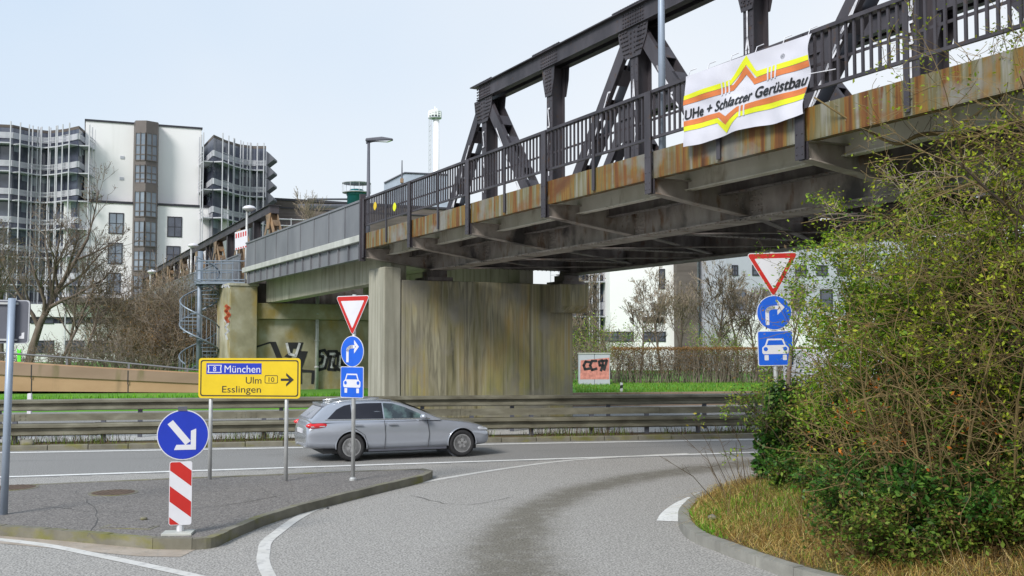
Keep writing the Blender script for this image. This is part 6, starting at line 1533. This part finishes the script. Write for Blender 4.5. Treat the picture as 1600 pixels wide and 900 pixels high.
mb = MB(); mb.tube([(.1, .1, -.1), (.16, .12, .9), (.12, .1, 1.7), (.2, .15, 2.3)], [.06, .05, .045, .03], 8); mb.build('dead_stump', M['bark'], ivy, True)
SH = [  # x column, distance, height, spread, stems, leaves, size, material, stem, kids
    (1295, 19.2, 3.9, 2.2, 34, 24000, .066, 'leaf_fine', 'bushstem', 'fine leaved yellow green bush between the sign post and the tree'),
    (1345, 18.2, 3.5, 2.0, 30, 18000, .062, 'leaf_fine', 'bushstem', 'fine leaved mid green bush hiding the white van'),
    (1275, 17.6, 1.5, 1.4, 24, 4500, .060, 'leaf_mid', 'twigdark', 'low bush of dull green leaves to the side of the ivy'),
    (1395, 18.8, 3.9, 2.2, 30, 12000, .052, 'leaf_fine', 'twigdark', 'tall fine leaved bush with red brown twigs under the bridge'),
    (1405, 16.8, 2.3, 2.0, 30, 5000, .062, 'leaf_mid', 'bushstem', 'bush with arching yellow stems in the middle of the bank'),
    (1460, 17.6, 3.4, 2.2, 30, 8000, .060, 'leaf_dark', 'twigdark', 'dark leaved bush behind the forked trunk'),
    (1530, 17.8, 3.4, 2.2, 28, 8000, .058, 'leaf_mid', 'twigdark', 'dense bush under the blue shelter roof'),
    (1600, 17.2, 3.6, 2.2, 28, 8000, .058, 'leaf_dark', 'twigdark', 'dense dark bush at the foot of the pale lamp post'),
    (1665, 16.4, 3.8, 2.2, 26, 6500, .060, 'leaf_mid', 'twigdark', 'bush cut off by the edge of the photo'),
    (1340, 15.9, .9, 1.6, 26, 3600, .070, 'leaf_dark', 'bushstem', 'low ivy like clump with pale leaves above the dry grass'),
    (1440, 15.4, 1.0, 1.7, 24, 3400, .080, 'leaf_dark', 'bushstem', 'broad leaved clump under the forked trunk'),
    (1510, 14.2, 1.0, 1.7, 30, 3000, .060, 'leaf_mid', 'bushstem', 'grey green bramble clump at the edge of the dry grass'),
    (1590, 14.0, 1.2, 1.8, 30, 3200, .060, 'leaf_mid', 'bushstem', 'bramble clump in the lower corner of the bank'),
    (1560, 15.6, 2.2, 1.9, 26, 6500, .062, 'leaf_dark', 'twigdark', 'leafy bush to the side of the forked trunk'),
    (1455, 13.6, .75, 1.5, 22, 3600, .060, 'leaf_mid', 'bushstem', 'low sprawling bramble in the middle of the dry grass'),
    (1545, 13.0, .9, 1.6, 22, 4200, .060, 'leaf_mid', 'bushstem', 'sprawling bramble at the bottom edge of the photo'),
    (1262, 18.6, 2.3, 1.2, 24, 6000, .055, 'leaf_fine', 'twigdark', 'fresh green bush directly behind the ivy'),
    (1284, 17.3, 1.8, 1.5, 26, 6000, .060, 'leaf_mid', 'twigdark', 'bush filling the gap between the ivy and the tall bushes'),
    (1291, 16.6, 1.2, 1.5, 26, 4200, .066, 'leaf_dark', 'bushstem', 'dark leaved low bush behind the dry grass'),
    (1310, 15.4, .9, 1.4, 24, 3000, .062, 'leaf_mid', 'bushstem', 'small bramble bush between dry grass and tall bushes'),
    (1225, 17.0, .6, 1.3, 20, 2600, .070, 'leaf_dark', 'bushstem', 'low leafy clump on the bank in front of the ivy'),
    (1275, 16.0, .55, 1.3, 20, 2600, .070, 'leaf_mid', 'bushstem', 'low mixed clump at the upper edge of the dry grass')]
def fwd(x, d): return d * .815 if (x > 1290 and d > 15) else d * .92 if x > 1290 else d
SH = [(x, fwd(x, d), h * (.93 if d > 16.5 and x > 1290 else .9), sp * .9, n, nl, sz * .94, lm, stm, lab) for x, d, h, sp, n, nl, sz, lm, stm, lab in SH]
for i, (x, d, h, sp, n, nl, sz, lm, stm, lab) in enumerate(SH):
    shrub(lab, bpos((1434 + (x - 1295) * .72 if d > 13.4 and h > 1.4 else x + 62) if x > 1290 else x + 8, d), h, sp * .74, int(n * .62), int(nl * 2.0), sz * 1.18, lm, 200 + i, stm, kids=(7, 4, 2), jit=.055, rmin=.0026, droop=.03, wig=.22, group='bushes on the bank', r0=.014, lo=.10)
shrub('bush of orange and rust brown leftover leaves in the middle of the bank', bpos(1470, 13.4), 1.9, 1.9, 16, 420, .07, 'leaf_orange', 231, 'bushstem', kids=(6, 3), jit=.06)
for i, (x, d, h, lab) in enumerate(((1480, 14.0, 2.7, 'tangle of bare yellow brown stems behind the fine leaved bush'), (1475, 13.4, 2.5, 'tangle of bare arching stems before the dark leaved bush'), (1520, 13.0, 2.7, 'tangle of bare stems around the forked trunk'), (1600, 12.4, 2.7, 'tangle of bare stems at the edge of the photo'))):
    shrub(lab, bpos(x, d), h, 2.2, 13, 500, .05, 'leaf_brown', 240 + i, 'bushstem', kids=(5, 2), jit=.05, wig=.24, rmin=.004, group='bare tangles on the bank', name='bare_shrub', droop=.05)
# the young tree with fresh buds reaching up to the bridge
tree('forked young tree with dark trunk and yellow green buds reaching the bridge', 1595, 12.9, .75, 5.6, .065, (.0, .05), 51, (11, 7, 4, 3), (.5, 1.25), 'twigdark', 'bushstem', 9000, .06, 'leaf_bud', up=.02, wig=.2, ln=(.42, .68), rmin=.0035, name='budding_tree', jit=.07, lo=.22, trunks=2)
tree('budding tree rooted beyond the edge of the photo with boughs across the bridge edge', 1715, 12.2, .8, 6.5, .08, (-.10, .02), 52, (12, 8, 4, 3), (.5, 1.3), 'twigdark', 'bushstem', 11000, .06, 'leaf_bud', up=.0, wig=.2, ln=(.42, .70), rmin=.0035, name='budding_tree', jit=.07, lo=.25, trunks=2)
tree('slim budding tree in front of the tapered bridge bracket', 1590, 13.9, .8, 5.3, .045, (.05, 0), 53, (10, 6, 4, 2), (.5, 1.25), 'twigdark', 'twig', 5000, .055, 'leaf_bud', up=.02, wig=.2, ln=(.40, .62), rmin=.0035, name='budding_tree', jit=.07, lo=.3)
# long bare bough slanting down from the banner corner
p0, p1, p2, p3, p4 = [U(x, y, d) for x, y, d in ((1272, 152, 15.6), (1340, 195, 15.4), (1400, 225, 15.2), (1440, 210, 15.0), (1500, 215, 14.8))]
t = thing('bare_bough', 'long pale bare bough hanging slantwise from the banner corner into the budding trees', 'branch', tuple(p0))
mb = MB(); mb.tube([p - p0 for p in smooth_path([p0, p1, p2, p3, p4, U(1580, 260, 14.7)], 5)], [.012 + .0012 * i for i in range(26)], 6); mb.build('bough', M['bushstem'], t, True)
mb = MB(); r = random.Random(9); T = smooth_path([p0, p1, p2, p3, p4], 5)
for k in range(16):
    q = T[r.randint(3, len(T) - 1)] - p0; e = q + rv(r, .25) + Vector((0, 0, .1)); mb.tube([q, q.lerp(e, .5) + rv(r, .04), e], [.006, .005, .003], 3, cap=False)
mb.build('twigs', M['twig'], t)
# thin whips leaning over the kerb tip
t = thing('bare_whips', 'thin bare dark whips leaning over the road by the kerb tip', 'twigs', bpos(1150, 18.2))
mb = MB(); r = random.Random(4); base = Vector(t.location)
for (x0, y0), (x1, y1), d in (((1150, 770), (1085, 655), 18), ((1140, 775), (1060, 675), 17.6), ((1135, 790), (1030, 712), 17), ((1160, 765), (1115, 660), 18.2), ((1150, 780), (1100, 700), 17.8), ((1170, 760), (1150, 690), 18.2), ((1165, 740), (1140, 660), 18.3)):
    a, b = U(x0, y0, d) - base, U(x1, y1, d) - base; m1 = a.lerp(b, .5) + rv(r, .05)
    mb.tube([a - Vector((0, 0, .15)), m1, b], [.009, .007, .003], 4)
    for k in range(5):
        q = m1.lerp(b, r.random()); mb.tube([q, q + Vector((r.uniform(-.2, .15), r.gauss(0, .1), r.uniform(.0, .22)))], [.004, .002], 3, cap=False)
mb.build('stems', M['twigdark'], t)
